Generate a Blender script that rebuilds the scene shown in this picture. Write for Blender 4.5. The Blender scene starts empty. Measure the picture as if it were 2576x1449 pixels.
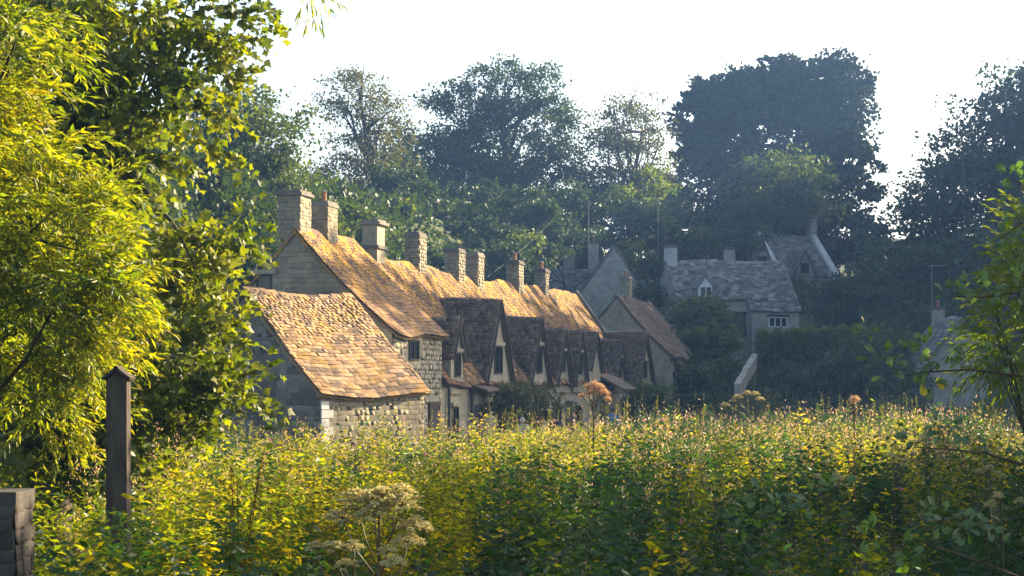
import bpy, math, random
import numpy as np
from mathutils import Vector, Matrix

random.seed(7)
rng = np.random.default_rng(7)
sc = bpy.context.scene
COL = sc.collection
rad = math.radians

# ------------------------------------------------------------------ camera, sky, sun, exposure
EYE, FOC, HZ = 2.8, 4807.0, 970.0          # eye height in m; focal length and horizon line for a 2576 x 1449 picture
cam = bpy.data.cameras.new('camera')
cam_o = bpy.data.objects.new('camera', cam); COL.objects.link(cam_o)
cam_o.location = (0, 0, EYE); cam_o.rotation_euler = (math.pi / 2, 0, 0)
cam.sensor_width = 36; cam.lens = 36 * FOC / 2576; cam.shift_y = (HZ - 724.5) / 2576
cam.clip_start = 0.1; cam.clip_end = 5000
sc.camera = cam_o

SUN_AZ, SUN_EL = 55.0, 21.0
world = bpy.data.worlds.new('World'); sc.world = world; world.use_nodes = True
wn = world.node_tree
sky = wn.nodes.new('ShaderNodeTexSky'); sky.sky_type = 'NISHITA'; sky.sun_disc = False
sky.sun_elevation = rad(SUN_EL); sky.sun_rotation = rad(SUN_AZ); sky.air_density = 1.0; sky.dust_density = 3.0; sky.ozone_density = 1.0
wn.links.new(sky.outputs[0], wn.nodes['Background'].inputs[0])
wn.nodes['Background'].inputs[1].default_value = 0.1
SD = Vector((math.sin(rad(SUN_AZ)) * math.cos(rad(SUN_EL)), math.cos(rad(SUN_AZ)) * math.cos(rad(SUN_EL)), math.sin(rad(SUN_EL))))
sl = bpy.data.lights.new('sun', 'SUN'); sl.energy = 5.0; sl.angle = rad(0.5); sl.color = (1.0, 0.84, 0.56)
so = bpy.data.objects.new('sun', sl); COL.objects.link(so)
so.rotation_euler = SD.to_track_quat('Z', 'Y').to_euler(); so.location = (60, 40, 60)
sc.view_settings.view_transform = 'Standard'; sc.view_settings.look = 'None'
sc.view_settings.gamma = 1.0; sc.view_settings.use_curve_mapping = False
sc.view_settings.exposure = 1.95
cy = sc.cycles
cy.max_bounces = 6; cy.diffuse_bounces = 3; cy.glossy_bounces = 2; cy.transmission_bounces = 4; cy.volume_bounces = 0
cy.use_denoising = True; cy.sample_clamp_indirect = 6
HAZE_DENSITY = 0.0005

# ------------------------------------------------------------------ helpers
def at(x, y, Y):                            # a point seen at (x, y) of the 2576-wide picture, Y metres away
    return Vector(((x - 1288) / FOC * Y, Y, EYE + (HZ - y) / FOC * Y))

def wloc(o):
    v = Vector((0, 0, 0))
    while o is not None:
        v += o.location; o = o.parent
    return v

def tag(o, label=None, cat=None, group=None, kind=None):
    if label: o['label'] = label
    if cat: o['category'] = cat
    if group: o['group'] = group
    if kind: o['kind'] = kind
    return o

def empty(name, loc, label, cat, group=None):
    o = bpy.data.objects.new(name, None); COL.objects.link(o); o.location = loc
    o.empty_display_size = 0.2
    return tag(o, label, cat, group)

def mesh_np(name, V, F, mat=None, smooth=False):
    V = np.asarray(V, np.float32).reshape(-1, 3); F = np.asarray(F, np.int32)
    k = F.shape[1]; me = bpy.data.meshes.new(name)
    me.vertices.add(len(V)); me.vertices.foreach_set('co', V.ravel())
    me.loops.add(F.size); me.loops.foreach_set('vertex_index', F.ravel())
    me.polygons.add(len(F)); me.polygons.foreach_set('loop_start', np.arange(0, F.size, k, dtype=np.int32))
    me.polygons.foreach_set('loop_total', np.full(len(F), k, np.int32))
    if smooth: me.polygons.foreach_set('use_smooth', np.ones(len(F), bool))
    me.update(calc_edges=True)
    if mat: me.materials.append(mat)
    return me

def obj_np(name, V, F, mat, parent=None, smooth=False):
    V = np.asarray(V, np.float64).reshape(-1, 3)
    if parent is not None: V = V - np.array(wloc(parent))
    o = bpy.data.objects.new(name, mesh_np(name, V, F, mat, smooth)); COL.objects.link(o)
    if parent is not None: o.parent = parent
    return o

BOXF = [(0, 3, 2, 1), (4, 5, 6, 7), (0, 1, 5, 4), (1, 2, 6, 5), (2, 3, 7, 6), (3, 0, 4, 7)]
class MB:
    def __init__(s): s.v = []; s.f = []
    def hexa(s, pts):                        # bottom four, then top four
        n = len(s.v); s.v += [tuple(p) for p in pts]; s.f += [tuple(i + n for i in q) for q in BOXF]; return s
    def box(s, c, h, X=(1, 0, 0), Y=(0, 1, 0), Z=(0, 0, 1)):
        c = Vector(c); X = Vector(X) * h[0]; Y = Vector(Y) * h[1]; Z = Vector(Z) * h[2]
        return s.hexa([c - X - Y - Z, c + X - Y - Z, c + X + Y - Z, c - X + Y - Z, c - X - Y + Z, c + X - Y + Z, c + X + Y + Z, c - X + Y + Z])
    def prism(s, poly, d):                   # a flat polygon pushed along d
        n = len(s.v); k = len(poly); d = Vector(d)
        s.v += [tuple(p) for p in poly] + [tuple(Vector(p) + d) for p in poly]
        s.f.append(tuple(range(n, n + k))); s.f.append(tuple(range(n + 2 * k - 1, n + k - 1, -1)))
        for i in range(k):
            j = (i + 1) % k; s.f.append((n + i, n + k + i, n + k + j, n + j))
        return s
    def tube(s, pts, rads, k=7, cap=True):
        pts = [Vector(p) for p in pts]; n0 = len(s.v); up = Vector((0.31, 0.17, 0.93)); rings = []
        for i, p in enumerate(pts):
            d = (pts[min(i + 1, len(pts) - 1)] - pts[max(i - 1, 0)]).normalized()
            a = d.cross(up)
            if a.length < 1e-3: a = d.cross(Vector((1, 0, 0)))
            a.normalize(); b = d.cross(a)
            rings.append(len(s.v))
            for j in range(k):
                t = 2 * math.pi * j / k
                s.v.append(tuple(p + (a * math.cos(t) + b * math.sin(t)) * rads[i]))
        for r0, r1 in zip(rings, rings[1:]):
            for j in range(k):
                s.f.append((r0 + j, r0 + (j + 1) % k, r1 + (j + 1) % k, r1 + j))
        if cap:
            s.f.append(tuple(rings[0] + j for j in range(k))[::-1]); s.f.append(tuple(rings[-1] + j for j in range(k)))
        return s
    def build(s, name, mat, parent=None, smooth=False, fix=True):
        off = wloc(parent) if parent is not None else Vector((0, 0, 0))
        me = bpy.data.meshes.new(name)
        me.from_pydata([tuple(Vector(p) - off) for p in s.v], [], s.f)
        if fix:
            import bmesh
            bm = bmesh.new(); bm.from_mesh(me); bmesh.ops.recalc_face_normals(bm, faces=bm.faces); bm.to_mesh(me); bm.free()
        if smooth: me.polygons.foreach_set('use_smooth', [True] * len(me.polygons))
        me.materials.append(mat)
        o = bpy.data.objects.new(name, me); COL.objects.link(o)
        if parent is not None: o.parent = parent
        return o

# ------------------------------------------------------------------ materials
def new_mat(name):
    m = bpy.data.materials.new(name); m.use_nodes = True; nt = m.node_tree
    for n in list(nt.nodes): nt.nodes.remove(n)
    out = nt.nodes.new('ShaderNodeOutputMaterial')
    return m, nt, out

def N(nt, t, **kw):
    n = nt.nodes.new(t)
    for k, v in kw.items(): setattr(n, k, v)
    return n

def noise(nt, scale, detail=4, rough=0.6, vec=None):
    n = N(nt, 'ShaderNodeTexNoise'); n.inputs['Scale'].default_value = scale
    n.inputs['Detail'].default_value = detail; n.inputs['Roughness'].default_value = rough
    if vec is not None: nt.links.new(vec, n.inputs['Vector'])
    return n.outputs['Fac']

def ramp(nt, fac, stops):
    r = N(nt, 'ShaderNodeValToRGB'); e = r.color_ramp.elements
    while len(e) < len(stops): e.new(0.5)
    for el, (p, c) in zip(e, stops): el.position = p; el.color = (*c, 1)
    nt.links.new(fac, r.inputs[0]); return r.outputs[0]

def mix(nt, fac, a, b, mode='MIX'):
    m = N(nt, 'ShaderNodeMix', data_type='RGBA', blend_type=mode)
    if isinstance(fac, (int, float)): m.inputs[0].default_value = fac
    else: nt.links.new(fac, m.inputs[0])
    for s, v in ((m.inputs[6], a), (m.inputs[7], b)):
        if isinstance(v, tuple): s.default_value = (*v, 1)
        else: nt.links.new(v, s)
    return m.outputs[2]

def mth(nt, op, a, b=None):
    m = N(nt, 'ShaderNodeMath', operation=op)
    for s, v in ((m.inputs[0], a), (m.inputs[1], b)):
        if v is None: continue
        if isinstance(v, (int, float)): s.default_value = v
        else: nt.links.new(v, s)
    return m.outputs[0]

def wpos(nt): return N(nt, 'ShaderNodeNewGeometry').outputs['Position']

def piece_random(nt):                        # one number for each loose piece and for each object
    a = N(nt, 'ShaderNodeNewGeometry').outputs['Random Per Island']
    b = N(nt, 'ShaderNodeObjectInfo').outputs['Random']
    return mth(nt, 'FRACT', mth(nt, 'ADD', a, mth(nt, 'MULTIPLY', b, 7.31)))

def surface(nt, out, col, rough=0.85, bump=None, bstr=0.4, bdist=0.02, spec=0.25):
    p = N(nt, 'ShaderNodeBsdfPrincipled'); nt.links.new(col, p.inputs['Base Color']) if not isinstance(col, tuple) else setattr(p.inputs['Base Color'], 'default_value', (*col, 1))
    p.inputs['Roughness'].default_value = rough; p.inputs['Specular IOR Level'].default_value = spec
    if bump is not None:
        b = N(nt, 'ShaderNodeBump'); b.inputs['Strength'].default_value = bstr; b.inputs['Distance'].default_value = bdist
        nt.links.new(bump, b.inputs['Height']); nt.links.new(b.outputs[0], p.inputs['Normal'])
    nt.links.new(p.outputs[0], out.inputs[0]); return p

def stone_mat(name, lo, hi, dirt, vary=0.5, scale=3.0, lichen=0.0, high=False):
    m, nt, out = new_mat(name); pos = wpos(nt)
    n1 = noise(nt, scale, 6, 0.65, pos); n2 = noise(nt, scale * 9, 4, 0.7, pos); n3 = noise(nt, 0.9, 3, 0.6, pos)
    f = mth(nt, 'ADD', mth(nt, 'MULTIPLY', n1, 1 - vary), mth(nt, 'MULTIPLY', piece_random(nt), vary))
    c = ramp(nt, f, [(0.25, lo), (0.75, hi)])
    c = mix(nt, mth(nt, 'MULTIPLY', ramp(nt, n3, [(0.45, (0, 0, 0)), (0.7, (1, 1, 1))]), 0.55), c, dirt)
    c = mix(nt, mth(nt, 'MULTIPLY', ramp(nt, n2, [(0.45, (0, 0, 0)), (0.75, (1, 1, 1))]), 0.45), c, dirt)
    if lichen:
        lf = mth(nt, 'MULTIPLY', ramp(nt, noise(nt, 1.7, 5, 0.75, pos), [(0.46, (0, 0, 0)), (0.6, (1, 1, 1))]), lichen)
        if high:                             # lichen thrives along the damp ridge
            sp = N(nt, 'ShaderNodeSeparateXYZ'); nt.links.new(pos, sp.inputs[0]); mr = N(nt, 'ShaderNodeMapRange')
            nt.links.new(sp.outputs[2], mr.inputs[0]); mr.inputs[1].default_value = 4.5; mr.inputs[2].default_value = 7.6; mr.inputs[3].default_value = 0.25; mr.inputs[4].default_value = 1.0
            lf = mth(nt, 'MULTIPLY', lf, mr.outputs[0])
        c = mix(nt, lf, c, (0.45, 0.24, 0.012))
    surface(nt, out, c, 0.92, mth(nt, 'ADD', n1, mth(nt, 'MULTIPLY', n2, 0.6)), 0.6, 0.03)
    return m

M = {}
M['tile_warm'] = stone_mat('stone tile ochre', (0.11, 0.07, 0.045), (0.42, 0.25, 0.14), (0.07, 0.052, 0.04), 0.7, 2.0, 0.4)
M['tile_row'] = stone_mat('stone tile with lichen', (0.09, 0.055, 0.035), (0.31, 0.17, 0.085), (0.075, 0.05, 0.038), 0.65, 2.0, 1.0, True)
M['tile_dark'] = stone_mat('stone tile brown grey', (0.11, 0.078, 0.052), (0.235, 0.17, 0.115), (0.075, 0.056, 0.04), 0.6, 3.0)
M['tile_far'] = stone_mat('stone tile grey', (0.15, 0.145, 0.135), (0.33, 0.31, 0.28), (0.12, 0.115, 0.10), 0.6, 2.0)
M['wall'] = stone_mat('limestone wall', (0.22, 0.19, 0.13), (0.48, 0.42, 0.30), (0.15, 0.13, 0.095), 0.05, 4.5)
M['wall_far'] = stone_mat('pale limestone wall', (0.24, 0.22, 0.18), (0.47, 0.43, 0.36), (0.18, 0.165, 0.14), 0.05, 3.5)
M['mortar'] = stone_mat('mortar and rubble', (0.21, 0.175, 0.125), (0.33, 0.28, 0.2), (0.14, 0.12, 0.09), 0.1, 4.0)
M['stone'] = stone_mat('limestone block', (0.19, 0.155, 0.105), (0.36, 0.30, 0.20), (0.12, 0.10, 0.07), 0.3, 5.0)
M['stone_dark'] = stone_mat('weathered dark stone', (0.10, 0.085, 0.07), (0.24, 0.205, 0.165), (0.07, 0.06, 0.05), 0.6, 5.0)
M['wall_dark'] = stone_mat('dark wall stone', (0.05, 0.042, 0.036), (0.13, 0.11, 0.09), (0.04, 0.034, 0.028), 0.4, 9.0)  # one dark tone for the near wall's stones and coping
M['pale_stone'] = stone_mat('pale weathered coping', (0.45, 0.44, 0.42), (0.7, 0.68, 0.64), (0.35, 0.33, 0.3), 0.4, 4.0)
M['terracotta'] = stone_mat('terracotta', (0.26, 0.10, 0.05), (0.4, 0.18, 0.09), (0.15, 0.08, 0.05), 0.4, 6.0)

def plain(name, col, rough=0.6, spec=0.3, vary=0.25, scale=8, metal=0.0):
    m, nt, out = new_mat(name); n1 = noise(nt, scale, 4, 0.6, wpos(nt))
    c = ramp(nt, n1, [(0.3, tuple(x * (1 - vary) for x in col)), (0.7, tuple(min(1, x * (1 + vary)) for x in col))])
    p = surface(nt, out, c, rough, n1, 0.2, 0.01, spec); p.inputs['Metallic'].default_value = metal
    return m
M['dark_wood'] = plain('dark timber', (0.045, 0.032, 0.024))
M['white_paint'] = plain('white window paint', (0.72, 0.72, 0.70), 0.5, 0.3, 0.08)
M['door'] = plain('dark painted door', (0.05, 0.045, 0.04), 0.5)
M['pipe'] = plain('black iron', (0.03, 0.03, 0.032), 0.5)
M['aerial'] = plain('aerial metal', (0.18, 0.18, 0.19), 0.4, 0.5, 0.1)
M['cable'] = plain('grey cable', (0.05, 0.05, 0.05), 0.8)
M['skin'] = plain('skin', (0.5, 0.32, 0.23), 0.6, 0.3, 0.06)
M['hair_dark'] = plain('dark hair', (0.015, 0.012, 0.01), 0.6)
M['hair_grey'] = plain('grey hair', (0.5, 0.48, 0.46), 0.7)
M['cloth_navy'] = plain('navy cloth', (0.02, 0.035, 0.09), 0.9)
M['cloth_blue'] = plain('blue cloth', (0.08, 0.22, 0.42), 0.9)
M['cloth_pale'] = plain('pale cloth', (0.5, 0.47, 0.42), 0.9)
m, nt, out = new_mat('window glass'); g = surface(nt, out, (0.012, 0.016, 0.02), 0.08, spec=0.6); M['glass'] = m

def bark_mat(name, lo, hi):
    m, nt, out = new_mat(name); tc = N(nt, 'ShaderNodeMapping'); nt.links.new(wpos(nt), tc.inputs[0]); tc.inputs['Scale'].default_value = (6, 6, 1.2)
    n1 = noise(nt, 3, 6, 0.7, tc.outputs[0])
    surface(nt, out, ramp(nt, n1, [(0.3, lo), (0.7, hi)]), 0.95, n1, 0.9, 0.05); return m
M['bark'] = bark_mat('bark', (0.035, 0.028, 0.022), (0.10, 0.085, 0.065))
M['post_wood'] = bark_mat('weathered grey timber', (0.05, 0.038, 0.028), (0.13, 0.10, 0.075))
M['twig'] = bark_mat('twig bark', (0.05, 0.035, 0.02), (0.12, 0.085, 0.05))

def leaf_mat(name, cols, trans=0.45, gloss=0.06, tcol=None, patch=0.7):
    m, nt, out = new_mat(name); r = piece_random(nt)
    big = ramp(nt, noise(nt, patch, 2, 0.5, wpos(nt)), [(0.36, (0, 0, 0)), (0.64, (1, 1, 1))])
    f = mth(nt, 'ADD', mth(nt, 'MULTIPLY', r, 0.55), mth(nt, 'MULTIPLY', big, 0.45))
    k = len(cols); c = ramp(nt, f, [(0.12 + 0.76 * i / max(1, k - 1), cc) for i, cc in enumerate(cols)])
    d = N(nt, 'ShaderNodeBsdfDiffuse'); t = N(nt, 'ShaderNodeBsdfTranslucent'); gl = N(nt, 'ShaderNodeBsdfGlossy')
    nt.links.new(c, d.inputs[0]); gl.inputs['Roughness'].default_value = 0.45; gl.inputs[0].default_value = (0.5, 0.5, 0.5, 1)
    tc = mix(nt, 1.0, c, tcol or (1.55, 1.7, 0.3), 'MULTIPLY'); nt.links.new(tc, t.inputs[0])
    m1 = N(nt, 'ShaderNodeMixShader'); m1.inputs[0].default_value = trans; nt.links.new(d.outputs[0], m1.inputs[1]); nt.links.new(t.outputs[0], m1.inputs[2])
    m2 = N(nt, 'ShaderNodeMixShader'); m2.inputs[0].default_value = gloss; nt.links.new(m1.outputs[0], m2.inputs[1]); nt.links.new(gl.outputs[0], m2.inputs[2])
    nt.links.new(m2.outputs[0], out.inputs[0]); return m
L = {}
L['willow'] = leaf_mat('willow leaf', [(0.05, 0.08, 0.006), (0.16, 0.19, 0.008), (0.32, 0.30, 0.012), (0.38, 0.27, 0.015)], 0.5)
L['maple'] = leaf_mat('sycamore leaf', [(0.04, 0.06, 0.006), (0.11, 0.13, 0.008), (0.24, 0.22, 0.010)], 0.5)
L['dark'] = leaf_mat('dark leaf', [(0.02, 0.038, 0.012), (0.036, 0.058, 0.015), (0.058, 0.08, 0.018)], 0.3)
L['mid'] = leaf_mat('green leaf', [(0.04, 0.06, 0.015), (0.065, 0.09, 0.018), (0.10, 0.11, 0.02)], 0.4)
L['autumn'] = leaf_mat('thin brownish leaf', [(0.06, 0.06, 0.025), (0.09, 0.085, 0.03), (0.12, 0.10, 0.035)], 0.35)
L['yew'] = leaf_mat('deep green leaf', [(0.012, 0.022, 0.010), (0.02, 0.033, 0.012), (0.03, 0.042, 0.014)], 0.15, 0.02)
L['light'] = leaf_mat('light green leaf', [(0.07, 0.11, 0.012), (0.11, 0.14, 0.015), (0.15, 0.16, 0.02)], 0.45)
L['alder'] = leaf_mat('alder leaf', [(0.05, 0.10, 0.012), (0.08, 0.13, 0.015), (0.11, 0.15, 0.02)], 0.5, 0.1)
L['yellowed'] = leaf_mat('yellowed leaf', [(0.3, 0.22, 0.01), (0.4, 0.3, 0.02)], 0.5)
L['meadow'] = leaf_mat('meadow leaf', [(0.05, 0.09, 0.008), (0.11, 0.155, 0.009), (0.23, 0.235, 0.010), (0.36, 0.27, 0.014)], 0.6, 0.02, (1.6, 1.5, 0.15), 1.3)
L['nettle'] = leaf_mat('nettle leaf', [(0.018, 0.042, 0.012), (0.034, 0.070, 0.016), (0.06, 0.105, 0.018)], 0.4, 0.06, (1.2, 1.6, 0.35))  # nettle green made darker and cooler to stand in for foreground shade
L['stem'] = leaf_mat('meadow stem', [(0.07, 0.06, 0.02), (0.13, 0.09, 0.035), (0.10, 0.045, 0.025)], 0.1)
L['fluff'] = leaf_mat('seed fluff', [(0.45, 0.26, 0.19), (0.6, 0.42, 0.30), (0.5, 0.42, 0.2)], 0.5, 0.0, (1.2, 1.05, 0.9))
L['grass'] = leaf_mat('tall grass', [(0.09, 0.10, 0.025), (0.16, 0.14, 0.04), (0.22, 0.17, 0.07)], 0.4)
L['pink'] = leaf_mat('pink petals', [(0.45, 0.12, 0.25), (0.6, 0.25, 0.42)], 0.4, 0.0, (1.2, 0.8, 1.0))
L['cream'] = leaf_mat('cream umbel florets', [(0.42, 0.36, 0.16), (0.6, 0.54, 0.28), (0.68, 0.62, 0.42)], 0.35, 0.0, (1.2, 1.1, 0.7))
L['rust'] = leaf_mat('rusty dock seeds', [(0.05, 0.02, 0.01), (0.10, 0.045, 0.015)], 0.3, 0.0, (1.3, 0.9, 0.5))

m, nt, out = new_mat('meadow ground'); pos = wpos(nt)
n1 = noise(nt, 0.35, 5, 0.6, pos); n2 = noise(nt, 6, 4, 0.7, pos)
c = mix(nt, n2, ramp(nt, n1, [(0.35, (0.06, 0.085, 0.018)), (0.65, (0.12, 0.14, 0.025))]), (0.05, 0.06, 0.02))
surface(nt, out, c, 0.95, n2, 0.6, 0.1); M['ground'] = m

# ------------------------------------------------------------------ terrain
RU = Vector((math.sin(rad(13.8)), math.cos(rad(13.8)), 0)); RV = Vector((RU.y, -RU.x, 0)); RO = Vector((-3.78, 60, 0))
def sst(a, b, x):
    t = np.clip((x - a) / (b - a), 0, 1); return t * t * (3 - 2 * t)
def ground_z(X, Y):
    X = np.asarray(X, float); Y = np.asarray(Y, float)
    dx = X - RO.x; dy = Y - RO.y
    u = RU.x * dx + RU.y * dy; v = RV.x * dx + RV.y * dy
    h1 = (13.2 * sst(7.5, 18, -v) + 2.5 * sst(18, 60, -v)) * (0.25 + 0.75 * sst(-15, 20, u))
    h2 = 0.19 * np.maximum(0, np.minimum(u, 105) - 43) + 0.10 * np.maximum(0, np.minimum(u, 260) - 105)
    h2 = h2 * sst(-60, 10, v)* 1.0
    h3 = 8 * sst(28, 60, v)
    z = np.maximum(h1, h2) + 0.3 * np.minimum(h1, h2); z = np.maximum(z, h3)
    z = z + 1.2 * sst(5, 1, Y) * sst(8, 2, np.abs(X))
    return z + 0.12 * np.sin(X * 0.31 + 1.3) * np.sin(Y * 0.23)
gx = np.unique(np.concatenate([np.linspace(-70, 90, 129), np.linspace(-900, -70, 24), np.linspace(90, 900, 24)]))
gy = np.unique(np.concatenate([np.linspace(-10, 260, 181), np.linspace(-400, -10, 14), np.linspace(260, 1500, 24)]))
GX, GY = np.meshgrid(gx, gy); GZ = ground_z(GX, GY)
ii = np.arange(len(gy) - 1)[:, None] * len(gx) + np.arange(len(gx) - 1)[None]
F = np.stack([ii, ii + 1, ii + 1 + len(gx), ii + len(gx)], -1).reshape(-1, 4)
tag(obj_np('ground', np.stack([GX, GY, GZ], -1), F, M['ground'], smooth=True), kind='structure')
def gz(x, y): return float(ground_z(x, y))

# ------------------------------------------------------------------ building kit
class Frame:
    def __init__(s, o, u):
        s.o = Vector((o[0], o[1], 0)); s.u = Vector((u[0], u[1], 0)).normalized(); s.v = Vector((s.u.y, -s.u.x, 0))
    def W(s, u, v, z): return s.o + s.u * u + s.v * v + Vector((0, 0, z))
ZA = Vector((0, 0, 1))

def unit_piece(k, jz=.16, jx=1.0):                           # slightly irregular slab, -0.5..0.5 in x and y, 0..1 in z
    r = random.Random(k); j = lambda a: r.uniform(-a, a)
    return np.array([(x * .5 + j(.05 * jx), y * .5 + j(.06 * jx), z + j(jz)) for z in (0, 1) for (x, y) in ((-1, -1), (1, -1), (1, 1), (-1, 1))])
UNITS = [unit_piece(k) for k in range(6)] + [unit_piece(k, .05, 1.7) for k in range(6)]
UNIT_MESH = {}
def unit_mesh(k, mat):
    key = (k, mat.name)
    if key not in UNIT_MESH: UNIT_MESH[key] = mesh_np('piece', UNITS[k], BOXF, mat)
    return UNIT_MESH[key]

def lay(pieces, name, mat, parent, limit=300, stuff_name=None):
    """pieces: (centre, x axis, y axis, z axis with sizes). The largest become objects, the rest one joined part."""
    off = wloc(parent); kb = 6 if name == 'stone' else 0
    order = sorted(range(len(pieces)), key=lambda i: -pieces[i][4])
    for i in order[:limit]:
        c, X, Y, Z, a = pieces[i]
        o = bpy.data.objects.new(name, unit_mesh(kb + i % 6, mat)); COL.objects.link(o); o.parent = parent
        q = c - off
        o.matrix_local = Matrix(((X.x, Y.x, Z.x, q.x), (X.y, Y.y, Z.y, q.y), (X.z, Y.z, Z.z, q.z), (0, 0, 0, 1)))
    rest = order[limit:]
    if rest:
        V = []; Fa = []
        for i in rest:
            c, X, Y, Z, a = pieces[i]; n = len(V) * 8
            U = UNITS[kb + i % 6]
            V.append(np.array(c)[None] + U[:, :1] * np.array(X)[None] + U[:, 1:2] * np.array(Y)[None] + U[:, 2:] * np.array(Z)[None])
            Fa += [[q + n for q in f] for f in BOXF]
        o = obj_np(stuff_name or name, np.concatenate(V), np.array(Fa), mat, parent); o['kind'] = 'stuff'

def tile_pieces(E0, E1, R0, R1, h0, h1, w0, w1, sag=0.0, th=0.024, keep=None, jit=0.6):
    """stone slates between an eave line and a ridge line, large at the eave and small at the ridge"""
    E0, E1, R0, R1 = map(Vector, (E0, E1, R0, R1)); out = []
    S = ((R0 - E0).length + (R1 - E1).length) / 2; t = 0.0; rows = []
    while t < S - h1 * 0.6:
        h = h0 + (h1 - h0) * t / S; rows.append((t, h)); t += h
    def P(s, t):
        t /= S; p = E0.lerp(E1, s).lerp(R0.lerp(R1, s), t); return p - ZA * sag * math.sin(math.pi * min(1, max(0, t))) + wave(p)
    for ri, (t, h) in enumerate(rows):
        Lr = (P(1, t) - P(0, t)).length; s = -random.uniform(0, 0.5) * w0
        while s < Lr:
            w = (w0 + (w1 - w0) * t / S) * random.uniform(0.72, 1.3)
            a, b = max(0, s), min(Lr, s + w - 0.008); s += w
            if b - a < 0.06: continue
            m_ = (a + b) / 2 / Lr
            p0 = P(m_, t); p1 = P(m_, min(S, t + h * 1.55)); X = (P(min(1, m_ + .02), t) - P(max(0, m_ - .02), t)).normalized(); Yv = (p1 - p0); hl = Yv.length; Yv.normalize()
            Nn = X.cross(Yv)
            if Nn.z < 0: Nn = -Nn
            Yv = (Yv * 1.0 - Nn * (th * 1.15 / hl)).normalized(); Nn = X.cross(Yv); Nn = Nn if Nn.z > 0 else -Nn
            tw = random.uniform(-.02, .02) * jit; X2 = X + Yv * tw + Nn * random.uniform(-.02, .03) * jit
            c = (p0 + p1) / 2 + Nn * (th * 0.7 + random.uniform(0, .008) * jit) - Yv * random.uniform(0, .025) * jit
            if keep and not keep(c): continue
            out.append((c, X2 * (b - a), Yv * (hl + .02), Nn * th * random.uniform(.8, 1.3), (b - a) * h))
    return out

def stone_pieces(p0, du, n, poly, hmin, hmax, lmin, lmax, proud=0.025):
    """rubble courses over a convex polygon given as (s, z) on the wall plane through p0"""
    out = []; zs = [q[1] for q in poly]; z = min(zs); top = max(zs); p0 = Vector(p0); du = Vector(du); n = Vector(n)
    def span(z):
        xs = []
        for i in range(len(poly)):
            (a, b), (c, d) = poly[i], poly[(i + 1) % len(poly)]
            if (b - z) * (d - z) <= 0 and b != d: xs.append(a + (z - b) / (d - b) * (c - a))
        return (min(xs), max(xs)) if len(xs) > 1 else None
    while z < top - hmin * 0.5:
        h = random.uniform(hmin, hmax); sp = span(min(z + h * 0.6, top - .01))
        if sp:
            s = sp[0]
            while s < sp[1] - 0.05:
                l = min(random.uniform(lmin, lmax), sp[1] - s)
                if sp[1] - s - l < .06: l = sp[1] - s
                c = p0 + du * (s + l / 2) + ZA * (z + h / 2)
                out.append((c - n * 0.01, du * (l - .011), ZA * (h - .011) + du * random.uniform(-.006, .006), n * (proud * random.uniform(.6, 1.5) + .01), l * h)); s += l
        z += h
    return out

def wave(p): return ZA * (.05 * math.sin(p.x * 1.1 + p.y * .75) + .035 * math.sin(p.y * 1.9 - p.x * .6))

def slab(mb, a, b, c, d, th):
    nrm = (b - a).cross(d - a).normalized()
    if nrm.z < 0: nrm = -nrm
    mb.hexa([a - nrm * th, b - nrm * th, c - nrm * th, d - nrm * th, a, b, c, d])

def sagged_slab(E0, E1, R0, R1, sag, th, k=5, ks=14):
    mb = MB(); E0, E1, R0, R1 = map(Vector, (E0, E1, R0, R1))
    n = (E1 - E0).cross(R0 - E0).normalized(); n = n if n.z > 0 else -n
    def P(i, j):
        t = i / k; p = E0.lerp(E1, j / ks).lerp(R0.lerp(R1, j / ks), t); return p - ZA * sag * math.sin(math.pi * t) + wave(p)
    top = [P(i, j) for i in range(k + 1) for j in range(ks + 1)]; m_ = len(top); w = ks + 1
    mb.v += [tuple(q - n * .03) for q in top] + [tuple(q - n * (th + .03)) for q in top]
    for i in range(k):
        for j in range(ks):
            a = i * w + j; mb.f.append((a, a + 1, a + w + 1, a + w)); mb.f.append((m_ + a, m_ + a + w, m_ + a + w + 1, m_ + a + 1))
    rim = [j for j in range(ks)] + [i * w + ks for i in range(k)] + [k * w + j for j in range(ks, 0, -1)] + [i * w for i in range(k, 0, -1)]
    for a, b in zip(rim, rim[1:] + rim[:1]): mb.f.append((a, m_ + a, m_ + b, b))
    return mb

def gable_walls(fr, u0, u1, vb, vf, zb, ze, zr, sag=0.0):
    mb = MB(); vm = (vb + vf) / 2
    up = lambda v0: [fr.W(u0, v0 + (vm - v0) * t, ze + (zr - ze) * t - sag * 1.25 * math.sin(math.pi * t)) for t in (0, .25, .5, .75)]
    mb.prism([fr.W(u0, vb, zb), fr.W(u0, vf, zb)] + up(vf) + [fr.W(u0, vm, zr)] + up(vb)[::-1], fr.u * (u1 - u0))
    return mb

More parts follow.
